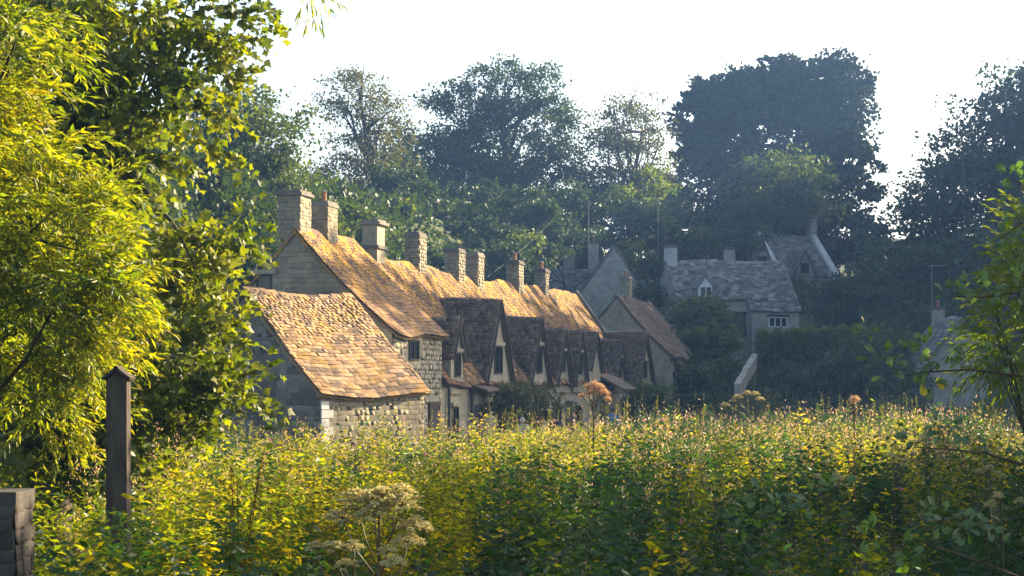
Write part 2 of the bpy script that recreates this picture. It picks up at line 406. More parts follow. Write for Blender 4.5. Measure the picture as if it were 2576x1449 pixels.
def roof_on(thing, fr, u0, u1, vb, vf, ze, zr, mat, oh=0.2, sag=0.0, th=0.07, h=(0.26, 0.15), w=(0.42, 0.24), limit=0, back_tiles=False, keep=None, zr1=None, name='roof', over_u=0.12):
    """two slopes with the ridge along u; tiles on the front one, and on the back one if asked; returns the roof part"""
    vm = (vb + vf) / 2; zr1 = zr if zr1 is None else zr1; sl_ = (zr - ze) / (vf - vm)
    a0, a1 = u0 - over_u, u1 + over_u
    E0, E1 = fr.W(a0, vf + oh, ze - oh * sl_), fr.W(a1, vf + oh, ze - oh * sl_ + (zr1 - zr) * 0.3)
    R0, R1 = fr.W(a0, vm, zr + .03), fr.W(a1, vm, zr1 + .03)
    B0, B1 = fr.W(a0, vb - oh, ze - oh * sl_), fr.W(a1, vb - oh, ze - oh * sl_)
    mb = sagged_slab(E0, E1, R0, R1, sag, th); m2 = sagged_slab(B0, B1, R0 , R1, sag, th)
    n = len(mb.v); mb.v += m2.v; mb.f += [tuple(i + n for i in f) for f in m2.f]
    roof = mb.build(name, mat, thing)
    lay(tile_pieces(E0, E1, R0, R1, h[0], h[1], w[0], w[1], sag, keep=keep), 'tile', mat, roof, limit, 'roof_tiles')
    if back_tiles: lay(tile_pieces(B1, B0, R1, R0, h[0], h[1], w[0], w[1], sag, keep=keep), 'tile', mat, roof, 0, 'back_tiles')
    rt = []; s = 0.0; Lr = (R1 - R0).length; dr = (R1 - R0).normalized()
    mbr = MB()
    while s < Lr - .1:
        l = min(random.uniform(.35, .5), Lr - s); c = R0 + dr * (s + l / 2)
        z_ = random.uniform(0.035, .06)
        for sg in (1, -1):
            d = (fr.v * sg * 0.16 - ZA * 0.16 * sl_ * 0.9)
            q = [R0 + dr * (s + .01) + ZA * z_ + wave(c), R0 + dr * (s + l - .01) + ZA * z_ + wave(c)]
            mbr.hexa([q[0] - ZA * .05, q[1] - ZA * .05, q[1] + d - ZA * .05, q[0] + d - ZA * .05, q[0] + ZA * .02, q[1] + ZA * .02, q[1] + d, q[0] + d])
        s += l
    r = mbr.build('ridge_stones', mat, roof); r['kind'] = 'stuff'
    return roof

def window(thing, fr, face, a, z0, z1, v, hw, lights=2, mat='white_paint', lintel=True, t=0.05, lmat='wall', depth=0.05):
    """face 'v': on a wall facing v at position u=a; face 'u': on the gable facing -u at position v=a"""
    if face == 'v': A, n, c0 = fr.u, fr.v, fr.W(a, v, 0)
    else: A, n, c0 = fr.v, -fr.u, fr.W(v, a, 0)
    zc, hh = (z0 + z1) / 2, (z1 - z0) / 2; mb = MB(); C = c0 + ZA * zc + n * (depth / 2 + .004)
    for sg in (-1, 1):
        mb.box(C + A * sg * (hw - t / 2), (t / 2, depth / 2, hh), A, n)
        mb.box(C + ZA * sg * (hh - t / 2), (hw - t - .001, depth / 2 - .002, t / 2), A, n)
    for i in range(1, lights): mb.box(C + A * (-hw + 2 * hw * i / lights), (t / 2, depth / 2 - .003, hh - t - .001), A, n)
    w = mb.build('window', M[mat], thing)
    for i in range(lights):
        x0 = -hw + 2 * hw * i / lights; x1 = -hw + 2 * hw * (i + 1) / lights
        MB().box(c0 + ZA * zc + A * (x0 + x1) / 2 + n * .012, ((x1 - x0) / 2 - t * .5, .008, hh - t), A, n).build('pane', M['glass'], w)
    if lintel:
        MB().box(c0 + ZA * (z1 + .09) + n * .05, (hw + .14, .06, .07), A, n).build('lintel', M[lmat], w)
    return w

def door(thing, fr, face, a, z0, z1, v, hw, mat='door'):
    A, n, c0 = (fr.u, fr.v, fr.W(a, v, 0)) if face == 'v' else (fr.v, -fr.u, fr.W(v, a, 0))
    d = MB().box(c0 + ZA * (z0 + z1) / 2 + n * .02, (hw, .025, (z1 - z0) / 2), A, n).build('door', M[mat], thing)
    f = MB()
    for sg in (-1, 1): f.box(c0 + ZA * (z0 + z1) / 2 + A * sg * (hw + .06) + n * .03, (.06, .04, (z1 - z0) / 2), A, n)
    f.box(c0 + ZA * (z1 + .08) + n * .035, (hw + .16, .05, .08), A, n)
    f.build('door_frame', M['dark_wood'], d)
    MB().box(c0 + ZA * (z0 + (z1 - z0) * .5) + A * hw * .7 + n * .06, (.02, .03, .06), A, n).build('handle', M['pipe'], d)

def chimney(thing, fr, u, v, z0, z1, hu, hv, stones=400, pot=0, cap=0.09, mat='stone', plinth=None, shared=None):
    c = MB().box(fr.W(u, v, (z0 + z1) / 2), (hu, hv, (z1 - z0) / 2), fr.u, fr.v)
    c = c.build('chimney', M['mortar'] if stones else M[mat], thing)
    k = MB().box(fr.W(u, v, z1 + .05), (hu + cap, hv + cap, .05), fr.u, fr.v)
    k.box(fr.W(u, v, z1 + .14), (hu + cap * .3, hv + cap * .3, .04), fr.u, fr.v); k.build('chimney_cap', M['stone_dark'], c)
    if plinth: MB().box(fr.W(u, v, plinth), (hu + .08, hv + .08, .06), fr.u, fr.v).build('drip_course', M['stone_dark'], c)
    if stones:
        ps = stone_pieces(fr.W(u - hu, v - hv, 0), fr.v, -fr.u, [(0, z0), (2 * hv, z0), (2 * hv, z1), (0, z1)], .1, .16, .16, .32)
        ps += stone_pieces(fr.W(u - hu, v + hv, 0), fr.u, fr.v, [(0, z0), (2 * hu, z0), (2 * hu, z1), (0, z1)], .1, .16, .16, .32)
        lay(ps, 'stone', M[mat], c, stones if stones > 1 else 0, 'chimney_stones')
    for i in range(pot):
        q = fr.W(u + (i - (pot - 1) / 2) * .3, v, z1 + .16)
        MB().tube([q, q + ZA * .06, q + ZA * .28, q + ZA * .34], [.12, .1, .085, .11], 10).build('chimney_pot', M['terracotta'], c)
        MB().tube([q + ZA * .37, q + ZA * .42], [.13, .02], 10).build('cowl', M['aerial'], c)
    return c

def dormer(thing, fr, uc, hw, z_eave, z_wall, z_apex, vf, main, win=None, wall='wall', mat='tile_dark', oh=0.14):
    """gabled dormer whose front stands on the street wall; main(v) is the height of the big roof"""
    vb = vf
    while main(vb) < z_apex - .02 and vb > -6: vb -= 0.05
    d = MB().prism([fr.W(uc - hw, vf, z_wall), fr.W(uc + hw, vf, z_wall), fr.W(uc + hw, vf, z_eave), fr.W(uc, vf, z_apex - .06), fr.W(uc - hw, vf, z_eave)], -fr.v * max(.5, (vf - vb) * .8)).build('dormer', M[wall], thing)
    sl_ = (z_apex - z_eave) / hw; keep = lambda c: c.z > main((c - fr.o).dot(fr.v)) - .05
    mb = MB(); ps = []
    for sg in (-1, 1):
        ze = z_eave - oh * sl_; x = uc + sg * (hw + oh)
        E0, E1 = fr.W(x, vf + .13, ze), fr.W(x, vb - .25, ze); R0, R1 = fr.W(uc, vf + .13, z_apex), fr.W(uc, vb - .25, z_apex + random.uniform(-.05, .03))
        s_ = sagged_slab(E0, E1, R0, R1, .05, .06); n = len(mb.v); mb.v += s_.v; mb.f += [tuple(i + n for i in f) for f in s_.f]
        ps += tile_pieces(E0, E1, R0, R1, .2, .14, .34, .24, .05, th=.03, keep=keep)
    r = mb.build('dormer_roof', M[mat], d)
    lay(ps, 'tile', M[mat], d, 0, 'roof_tiles')
    b = MB()
    for sg in (-1, 1):
        a0 = fr.W(uc + sg * (hw + oh + .02), vf + .15, z_eave - oh * sl_ - .03); a1 = fr.W(uc, vf + .15, z_apex - .02)
        b.prism([a0, a1, a1 - ZA * .13, a0 - ZA * .1], fr.v * .05)
    b.build('bargeboard', M['dark_wood'], d)
    if win: window(thing, fr, 'v', uc, win[0], win[1], vf, win[2], win[3], 'dark_wood', True)
    return d

# ------------------------------------------------------------------ the row of cottages
ROW = Frame(RO, RU)
BARN = Frame((-5.25, 52.9), (0.669, 0.743))

# barn in front of the row
t = empty('stone_barn', BARN.W(0, 0, 0), 'low stone barn with a sunlit ochre slate roof at the near end of the row', 'barn')
bw = gable_walls(BARN, 0.05, 4.12, -6.55, -0.13, -0.2, 2.56, 5.4, .03).build('wall', M['mortar'], t)
roof_on(t, BARN, 0.05, 4.12, -6.55, -0.13, 2.66, 5.5, M['tile_warm'], oh=0.16, sag=0.03, h=(0.185, 0.10), w=(0.29, 0.155), limit=300)
ps = stone_pieces(BARN.W(0.05, -0.13, 0), BARN.u, BARN.v, [(0, 0.9), (4.07, 0.9), (4.07, 2.45), (0, 2.45)], .1, .17, .16, .42, .01)
lay(ps, 'stone', M['stone'], bw, 90, 'wall_stones')
ps = stone_pieces(BARN.W(0.05, -6.55, 0), BARN.v, -BARN.u, [(1.2, 0.9), (6.42, 0.9), (6.42, 2.55), (3.21, 5.3), (1.2, 3.6)], .12, .22, .2, .6, .014)
lay(ps, 'stone', M['stone_dark'], bw, 210, 'wall_stones')  # weathered stone on the gable; its dark tone also stands in for shade
q = MB()
for i in range(6): q.box(BARN.W(0.05 + (.14 if i % 2 else .22), -0.13, 1.05 + i * .24), (.14 if i % 2 else .22, .05, .11), BARN.u, BARN.v)
q.build('quoin', M['pale_stone'], t)
window(t, BARN, 'u', -4.2, 3.3, 3.9, 0.05, .14, 1, 'dark_wood', False)
window(t, BARN, 'u', -2.55, 3.75, 3.95, 0.05, .1, 1, 'dark_wood', False)

# tall end house
t = empty('cottage', ROW.W(0, 0, 0), 'tall end cottage with a bare stone gable and two broad chimneys behind the barn', 'house', 'cottages of the old row')
hw_ = gable_walls(ROW, 0, 5.7, -6.4, 0, 0, 4.5, 7.6, .16).build('wall', M['wall'], t)
roof_on(t, ROW, 0, 5.72, -6.4, 0, 4.62, 7.72, M['tile_row'], oh=0.22, sag=0.16, h=(0.2, 0.115), w=(0.34, 0.19), limit=300, over_u=0.08, zr1=7.85)
ps = stone_pieces(ROW.W(0, -6.4, 0), ROW.v, -ROW.u, [(0.9, 4.6), (6.25, 4.6), (3.2, 7.5), (0.9, 5.3)], .12, .2, .2, .5)
ps = [p for p in ps if not (-4.62 < (p[0] - ROW.o).dot(ROW.v) < -3.88 and 5.6 < p[0].z < 6.5)]
lay(ps, 'stone', M['stone'], hw_, 260, 'wall_stones')
ps = stone_pieces(ROW.W(0, 0, 0), ROW.u, ROW.v, [(0, 1.2), (5.7, 1.2), (5.7, 4.4), (0, 4.4)], .11, .2, .2, .55, .009)
ps = [p for p in ps if not ((1.5 < (p[0] - ROW.o).dot(ROW.u) < 3.25 and 3.5 < p[0].z < 4.6) or (3.9 < (p[0] - ROW.o).dot(ROW.u) < 5.5 and p[0].z < 2.4))]
lay(ps, 'stone', M['wall'], hw_, 0, 'facade_stones')
chimney(t, ROW, 0.52, -3.42, 6.6, 8.86, .5, .36, cap=.1)
chimney(t, ROW, 2.85, -3.25, 7.2, 8.72, .48, .29, pot=1, cap=.06)
window(t, ROW, 'u', -4.25, 5.72, 6.34, 0, .26, 1, 'dark_wood')
window(t, ROW, 'v', 2.37, 3.62, 4.28, 0, .55, 2, 'dark_wood')
door(t, ROW, 'v', 4.7, 0, 2.1, 0, .5)
MB().tube([ROW.W(6.3, .1, 3.0), ROW.W(6.3, .1, 0)], [.06, .06], 8).build('downpipe', M['pipe'], t)

ZE, ZR = 3.02, 7.4
main = lambda v: ZE + (ZR - ZE) * min(3.2, -v) / 3.2
def cottage(label, u0, u1, zr0, zr1, chims, dorms, doors, wins):
    t = empty('cottage', ROW.W(u0, 0, 0), label, 'house', 'cottages of the old row')
    gable_walls(ROW, u0 + .004, u1 - .004, -6.4, 0, 0, ZE - .05, min(zr0, zr1) - .15, .1).build('wall', M['wall'], t)
    roof_on(t, ROW, u0, u1, -6.4, 0, ZE + .05, zr0, M['tile_row'], oh=0.2, sag=0.10, h=(0.22, 0.13), w=(0.36, 0.22), limit=0, zr1=zr1, over_u=-.004)
    for (u, z1, hu, hv, pot, st, cap, pl) in chims: chimney(t, ROW, u, -3.2, 6.6, z1, hu, hv, st, pot, cap, 'stone' if st else 'wall', pl)
    for d in dorms: dormer(t, ROW, *d[:6], main, d[6])
    for (u, hw) in doors: door(t, ROW, 'v', u, 0, 1.95, 0, hw)
    for (u, z0, z1, hw, n) in wins: window(t, ROW, 'v', u, z0, z1, 0, hw, n, 'dark_wood')
    return t
t = cottage('cottage with one wide and one narrow steep dormer, beside the tall end cottage', 5.73, 16.5, 7.42, 7.4,
        [(8.05, 8.55, .45, .28, 0, 0, .13, 7.75), (13.3, 8.5, .5, .27, 0, 1, .05, None)],
        [(7.35, .8, 3.95, 2.5, 5.25, .1, (3.1, 3.95, .36, 2)), (13.1, 2.05, 3.05, 2.5, 6.08, .12, (3.25, 4.3, .6, 2))], [(10.3, .5)], [(7.4, .9, 2.05, .4, 2), (14, 1.0, 2.0, .6, 3)])
MB().tube([ROW.W(9.3, .12, 2.95), ROW.W(9.3, .12, 0)], [.07, .07], 8).build('downpipe', M['pipe'], t)
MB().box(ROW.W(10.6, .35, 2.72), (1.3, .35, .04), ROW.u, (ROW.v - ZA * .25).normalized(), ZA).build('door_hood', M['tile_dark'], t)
cottage('cottage under the paired plain chimneys, one steep dormer on its front', 16.5, 22.4, 7.4, 7.3,
        [(18.9, 8.28, .5, .3, 0, 1, .05, None), (22.0, 8.32, .5, .3, 0, 1, .05, None)],
        [(20.0, 1.75, 3.05, 2.5, 5.68, .12, (3.3, 4.45, .5, 2))], [(17.6, .5)], [(20.2, .9, 1.9, .6, 3)])
t = cottage('cottage with two small steep dormers below the chimney that carries a cable', 22.4, 30.4, 7.3, 7.55,
        [(29.4, 8.45, .5, .29, 1, 1, .08, None)],
        [(24.8, 1.5, 3.05, 2.5, 5.25, .1, (3.4, 4.3, .4, 2)), (28.3, 1.3, 3.1, 2.5, 5.3, .12, (3.3, 4.3, .4, 2))], [(26.5, .5)], [(24.2, .9, 1.9, .6, 3), (28.6, .9, 1.9, .6, 3)])
t = cottage('furthest low cottage of the row, its roof half shaded beside a dormer wing', 30.4, 43.4, 7.5, 7.7,
        [(35.0, 8.4, .45, .26, 1, 1, .08, None)],
        [(32.0, 1.4, 3.7, 3.0, 5.35, .1, None), (38.4, 1.35, 3.05, 2.5, 5.15, .1, (3.2, 4.2, .4, 2)), (43.0, 2.3, 3.0, 0.5, 5.6, .6, (3.2, 4.1, .5, 2))], [(34.5, .5)], [(40.2, .9, 1.9, .6, 3)])
c = MB()
c.prism([ROW.W(43.42, -3.2, 7.95), ROW.W(43.42, 0, 3.5), ROW.W(43.42, 0, 3.1), ROW.W(43.42, -3.2, 7.5)], ROW.u * .35)
c.build('gable_coping', M['stone_dark'], t)
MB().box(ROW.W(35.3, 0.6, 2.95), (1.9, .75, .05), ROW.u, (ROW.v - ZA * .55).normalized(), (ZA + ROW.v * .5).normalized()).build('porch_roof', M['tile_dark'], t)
t = empty('cottage', ROW.W(46, 1.5, 0), 'taller cottage closing the far end of the row, plain gable above a dark lower roof', 'house', 'cottages of the old row')
gable_walls(ROW, 46, 57, -4.5, 1.5, 0, 4.46, 7.6, .14).build('wall', M['wall'], t)
roof_on(t, ROW, 46, 57, -4.5, 1.5, 4.58, 7.72, M['tile_dark'], oh=0.25, sag=0.14, h=(0.27, 0.16), w=(0.42, 0.26), over_u=.1)
chimney(t, ROW, 50.2, -1.75, 6.9, 8.85, .45, .27, 1, 1, .06, 'wall')
MB().box(ROW.W(45.96, -1.5, 5.75), (.05, 1.75, .06), ROW.u, ROW.v).build('string_course', M['pale_stone'], t)
window(t, ROW, 'v', 49, 3.0, 4.0, 1.5, .6, 3, 'dark_wood'); window(t, ROW, 'v', 49, .9, 2.0, 1.5, .6, 3, 'dark_wood'); door(t, ROW, 'v', 52.5, 0, 2, 1.5, .5)
MB().tube([ROW.W(47, 1.62, 4.3), ROW.W(47, 1.62, 0)], [.07, .07], 8).build('downpipe', M['pipe'], t)

# ------------------------------------------------------------------ houses on the slope beyond
A = Frame((2.7, 130), (1, 0.05)); AW = Frame((4.5, 127.5), (0.0, 1))
t = empty('hillside_house', (6, 130, gz(6, 130)), 'grey house with a broad plain gable above the far end of the row', 'house', 'houses on the slope')
gable_walls(A, 0, 6.6, -6, 0, 3, 7.92, 10.72).build('wall', M['wall_far'], t)
roof_on(t, A, 0, 6.6, -6, 0, 8.05, 10.9, M['tile_far'], h=(.3, .2), w=(.5, .35))
w_ = gable_walls(AW, 0, 5.5, 0, 4.6, 3, 8.82, 11.97).build('wing_wall', M['wall_far'], t)
roof_on(t, AW, 0, 5.5, 0, 4.6, 8.95, 12.15, M['tile_far'], oh=.12, h=(.3, .2), w=(.5, .35), back_tiles=True, name='wing_roof', over_u=.06)
chimney(t, A, 1.4, -3, 10, 12.3, .4, .35, 0, 0, .06, 'wall_far'); chimney(t, A, 3.05, -2.2, 10, 12.6, .35, .3, 0, 1, .06, 'wall_far')

B = Frame((10.6, 122), (0.973, 0.23))
t = empty('hillside_house', B.W(0, 0, gz(11, 122)), 'long grey cottage with a white painted dormer window in its slate roof', 'house', 'houses on the slope')
gable_walls(B, 0, 8, -5.2, 0, 4, 8.4, 10.8, .04).build('wall', M['wall_far'], t)
roof_on(t, B, 0, 8, -5.2, 0, 8.5, 10.95, M['tile_far'], oh=.2, h=(.3, .2), w=(.5, .35), sag=.04)
r = MB(); E0, E1, R0, R1 = B.W(4.6, .85, 7.55), B.W(8.1, .85, 7.55), B.W(4.6, .1, 8.36), B.W(8.1, .1, 8.36)
slab(r, E0, E1, R1, R0, .07); r = r.build('lean_to_roof', M['tile_far'], t)
lay(tile_pieces(E0, E1, R0, R1, .28, .22, .45, .35), 'tile', M['tile_far'], r, 0, 'roof_tiles')
MB().prism([B.W(4.75, .7, 4), B.W(7.95, .7, 4), B.W(7.95, .7, 7.62), B.W(4.75, .7, 7.62)], -B.v * .66).build('lean_to_wall', M['wall_far'], t)
d = MB().prism([B.W(1.4, .02, 8.45), B.W(2.3, .02, 8.45), B.W(2.3, .02, 9.2), B.W(1.85, .02, 9.75), B.W(1.4, .02, 9.2)], -B.v * 1.2).build('dormer', M['white_paint'], t)
r = MB()
for sg in (-1, 1): slab(r, B.W(1.85 + sg * .6, .12, 9.08), B.W(1.85 + sg * .6, -1.4, 9.08), B.W(1.85, -1.4, 9.82), B.W(1.85, .12, 9.82), .05)
r.build('dormer_roof', M['tile_far'], d)
window(t, B, 'v', 1.85, 8.5, 9.15, .02, .4, 2, 'white_paint', False)
door(t, B, 'v', 4.05, 5.9, 7.4, 0, .42)
window(t, B, 'v', 6.5, 6.55, 7.2, .7, .62, 3, 'white_paint', True, lmat='dark_wood')
chimney(t, B, .35, -2.6, 10.3, 11.75, .32, .42, 0, 0, .05, 'pale_stone'); chimney(t, B, 4.4, -2.6, 10.3, 11.7, .3, .3, 0, 0, .05, 'wall_far')

C = Frame((19.0, 149.5), (0.893, 0.45))
t = empty('hillside_house', C.W(0, 0, gz(20, 150)), 'highest grey house, with pale gable copings, below the dark trees', 'house', 'houses on the slope')
gable_walls(C, 0, 8, -6.4, 0, 6, 11.52, 14.77).build('wall', M['wall_far'], t)
cr = roof_on(t, C, 0, 8, -6.4, 0, 11.65, 14.95, M['tile_far'], oh=.15, h=(.34, .24), w=(.6, .45))
for u in (2.0, 7.4):
    c = MB(); c.prism([C.W(u, -3.2, 15.35), C.W(u, .35, 11.65), C.W(u, .35, 11.1), C.W(u, -3.2, 14.8)], C.u * .55)
    c.build('gable_coping', M['pale_stone'], t)
mc = lambda v: 11.65 + 3.3 * min(3.2, -v) / 3.2
dormer(t, C, 0.5, .95, 12.1, 11, 14.2, .3, mc, (12.0, 12.9, .4, 2), 'wall_far', 'tile_far')
dormer(t, C, 4.5, .95, 11.7, 11, 13.6, .3, mc, (11.7, 12.5, .4, 2), 'wall_far', 'tile_far')
chimney(t, C, 7.7, -3.2, 14.2, 16.4, .3, .3, 0, 0, .05, 'wall_far')

D = Frame((23.1, 111), (0.06, -1))
t = empty('hillside_house', D.W(0, 0, gz(24, 109)), 'small stone cottage with a chimney and tall aerial, half hidden by alder leaves', 'house', 'houses on the slope')
gable_walls(D, 0, 5, -3.1, 0, 1.5, 4.62, 6.37).build('wall', M['wall_far'], t)
roof_on(t, D, 0, 5, -3.1, 0, 4.75, 6.55, M['tile_far'], oh=.12, h=(.3, .2), w=(.5, .35))
chimney(t, D, .6, -1.5, 6, 7.15, .33, .3, 0, 1, .06, 'wall_far')
window(t, D, 'v', 2.6, 3.6, 4.3, 0, .35, 2, 'white_paint')
MB().tube([D.W(.35, -1.2, 6.6), D.W(.35, -1.2, 9.8)], [.025, .02], 6).box(D.W(.35, -1.5, 9.75), (.02, .45, .02), D.u, D.v).build('aerial', M['aerial'], t)

# aerial masts and the cable
def mast(x, y0, y1, Y, label, arms):
    a, b = at(x, y0, Y), at(x, y1, Y); a.z = min(a.z, gz(a.x, a.y))
    o = empty('aerial_mast', a, label, 'aerial', 'aerial masts')
    MB().tube([a, b], [.02, .015], 6).build('pole', M['aerial'], o)
    m_ = MB()
    for i in range(arms): m_.box(b - ZA * (.1 + .22 * i), (.3 - .08 * i, .008, .008))
    m_.build('cross_bars', M['aerial'], o)
mast(1481, 640, 505, 131, 'thin aerial mast rising behind the house with the broad plain gable', 2)
mast(1656, 640, 503, 133, 'thin aerial mast between the broad gable and the long cottage', 3)
p0, p1 = at(1226, 697, 86), at(1412, 528, 142)
pts = [p0.lerp(p1, i / 14) - ZA * .25 * math.sin(math.pi * i / 14) for i in range(15)]
tag(MB().tube(pts, [.008] * 15, 5).build('overhead_cable', M['cable']), 'grey overhead cable running from a cottage chimney up to the trees', 'cable')

# sloping garden wall with pale coping
ga, gb = at(1855, 965, 104), at(1899, 890, 114)
t = empty('garden_wall', ga, 'low garden wall with pale coping slabs climbing the bank beyond the row', 'wall'); t['kind'] = 'thing'
d = (gb - ga); n = 9; side = Vector((0.17, 0, 0))
w_ = MB()
w_.hexa([ga - side - ZA * .8, ga + side - ZA * .8, gb + side * .8 - ZA * .8, gb - side * .8 - ZA * .8, ga - side - ZA * .1, ga + side - ZA * .1, gb + side * .8 - ZA * .1, gb - side * .8 - ZA * .1]); w_.build('wall', M['wall_far'], t)
for i in range(n):
    a, b = ga + d * (i / n), ga + d * ((i + .95) / n); s_ = side * random.uniform(.95, 1.12); dz = ZA * random.uniform(-.03, .05)
    MB().hexa([a - s_ - ZA * .1 + dz, a + s_ - ZA * .1 + dz, b + s_ - ZA * .1 + dz, b - s_ - ZA * .1 + dz, a - s_ + dz, a + s_ + dz, b + s_ + dz, b - s_ + dz]).build('coping_stone', M['wall_far'], t)

# ------------------------------------------------------------------ post and wall close by
px_ = at(298, 970, 13.0); pz = 0.0
t = empty('timber_post', (px_.x, px_.y, pz), 'grey timber post with a little pitched roof standing among the plants', 'post')
MB().box((px_.x, px_.y, 1.42), (.07, .07, 1.42)).build('shaft', M['post_wood'], t)
for sg in (-1, 1):
    X = Vector((sg * .78, 0, -.62)).normalized()
    MB().box(Vector((px_.x, px_.y, 2.92)) + X * .055, (.068, .095, .009), X, (0, 1, 0), X.cross(Vector((0, sg * -1, 0)))).build('roof_board', M['post_wood'], t)
MB().prism([(px_.x - .069, px_.y - .0695, 2.838), (px_.x + .069, px_.y - .0695, 2.838), (px_.x, px_.y - .0695, 2.9)], (0, .139, 0)).build('gable_block', M['post_wood'], t)

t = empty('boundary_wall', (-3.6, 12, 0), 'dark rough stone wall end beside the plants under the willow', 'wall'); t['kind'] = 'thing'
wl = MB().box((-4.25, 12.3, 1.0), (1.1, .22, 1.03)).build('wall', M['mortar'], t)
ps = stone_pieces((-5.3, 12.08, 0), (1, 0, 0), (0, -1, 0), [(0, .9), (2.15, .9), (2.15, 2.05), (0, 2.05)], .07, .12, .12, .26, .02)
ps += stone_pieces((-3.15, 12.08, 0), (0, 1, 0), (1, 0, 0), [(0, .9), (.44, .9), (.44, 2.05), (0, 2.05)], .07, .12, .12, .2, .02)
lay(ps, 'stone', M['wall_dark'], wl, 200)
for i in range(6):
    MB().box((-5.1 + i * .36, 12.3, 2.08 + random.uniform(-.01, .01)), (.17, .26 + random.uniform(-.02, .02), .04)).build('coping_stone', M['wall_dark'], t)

# ------------------------------------------------------------------ people on the lane
def person(loc, h, face, top, hair, label):
    o = empty('person', loc, label, 'person', 'walkers on the lane')
    f = Vector((math.cos(face), math.sin(face), 0)); s = Vector((-f.y, f.x, 0)); b = Vector(loc); k = h / 1.75
    def Pt(a, c, z): return b + (f * a + s * c + ZA * z) * k
    J = [((0, 0, .95), .15), ((0, 0, 1.12), .14), ((0, 0, 1.32), .17), ((0, 0, 1.45), .1), ((.01, 0, 1.53), .055), ((.02, 0, 1.62), .085), ((.02, 0, 1.7), .075),
         ((0, .19, 1.42), .07), ((-.03, .26, 1.15), .05), ((.1, .24, .95), .038), ((.15, .23, .87), .035),
         ((0, -.19, 1.42), .07), ((.03, -.26, 1.15), .05), ((.12, -.22, 1.0), .038), ((.17, -.2, .93), .035),
         ((0, .1, .9), .1), ((.12, .1, .5), .065), ((.05, .1, .09), .045), ((.17, .1, .04), .04),
         ((0, -.1, .9), .1), ((-.02, -.1, .5), .065), ((-.18, -.1, .1), .045), ((-.08, -.1, .04), .04)]
    Ed = [(0, 1), (1, 2), (2, 3), (3, 4), (4, 5), (5, 6), (2, 7), (7, 8), (8, 9), (9, 10), (2, 11), (11, 12), (12, 13), (13, 14), (0, 15), (15, 16), (16, 17), (17, 18), (0, 19), (19, 20), (20, 21), (21, 22)]
    def skin(name, idx, mat, grow=0.0):
        mp = {j: i for i, j in enumerate(idx)}
        me = bpy.data.meshes.new(name); me.from_pydata([tuple(Pt(*J[j][0]) - b) for j in idx], [(mp[a], mp[c]) for a, c in Ed if a in mp and c in mp], [])
        ob = bpy.data.objects.new(name, me); COL.objects.link(ob); ob.parent = o
        md = ob.modifiers.new('skin', 'SKIN'); md.use_smooth_shade = True
        for i, j in enumerate(idx):
            me.skin_vertices[0].data[i].radius = ((J[j][1] + grow) * k,) * 2; me.skin_vertices[0].data[i].use_root = (i == 0)
        sb = ob.modifiers.new('sub', 'SUBSURF'); sb.levels = 2; sb.render_levels = 2; me.materials.append(mat); return ob
    skin('body', list(range(23)), M['skin'])
    skin('jacket', [0, 1, 2, 3, 7, 8, 9, 11, 12, 13], top, .018); skin('trousers', [0, 15, 16, 17, 19, 20, 21], M['cloth_navy'], .016)
    hd = Pt(-.005, 0, 1.67); hm = MB(); R_ = .105 * k
    rings = []
    for i in range(6):
        a = math.pi * .5 * i / 5; z = math.sin(a) * R_; r = math.cos(a) * R_ + .002
        hm.v += [tuple(hd + ZA * (z - (.05 * k if i == 0 else 0)) + (f * math.cos(t_) * r + s * math.sin(t_) * r * .9)) for t_ in np.linspace(0, 2 * math.pi, 12, endpoint=False)]
    for i in range(5):
        for j in range(12): hm.f.append((i * 12 + j, i * 12 + (j + 1) % 12, i * 12 + 12 + (j + 1) % 12, i * 12 + 12 + j))
    hm.build('hair', hair, o, True)
    fm = MB(); fc = Pt(.09, 0, 1.62)
    fm.hexa([fc + s * q + f * w + ZA * z for (q, w, z) in ((-.015, 0, -.02), (.015, 0, -.02), (.01, .03, -.02), (-.01, .03, -.02), (-.01, 0, .03), (.01, 0, .03), (.006, .01, .03), (-.006, .01, .03))])
    fm.build('nose', M['skin'], o)
    return o
lane = lambda u, v: ROW.W(u, v, gz(ROW.W(u, v, 0).x, ROW.W(u, v, 0).y))
person(lane(10.9, 1.6), 1.68, rad(-100), M['cloth_pale'], M['hair_grey'], 'grey haired walker seen head and shoulders by the first cottages')
person(lane(14.4, 2.1), 1.76, rad(75), M['cloth_navy'], M['hair_dark'], 'walker in dark navy standing before the wide dormer')
person(lane(26.5, 2.0), 1.74, rad(-80), M['cloth_blue'], M['hair_dark'], 'dark haired walker in a blue top further along the lane')

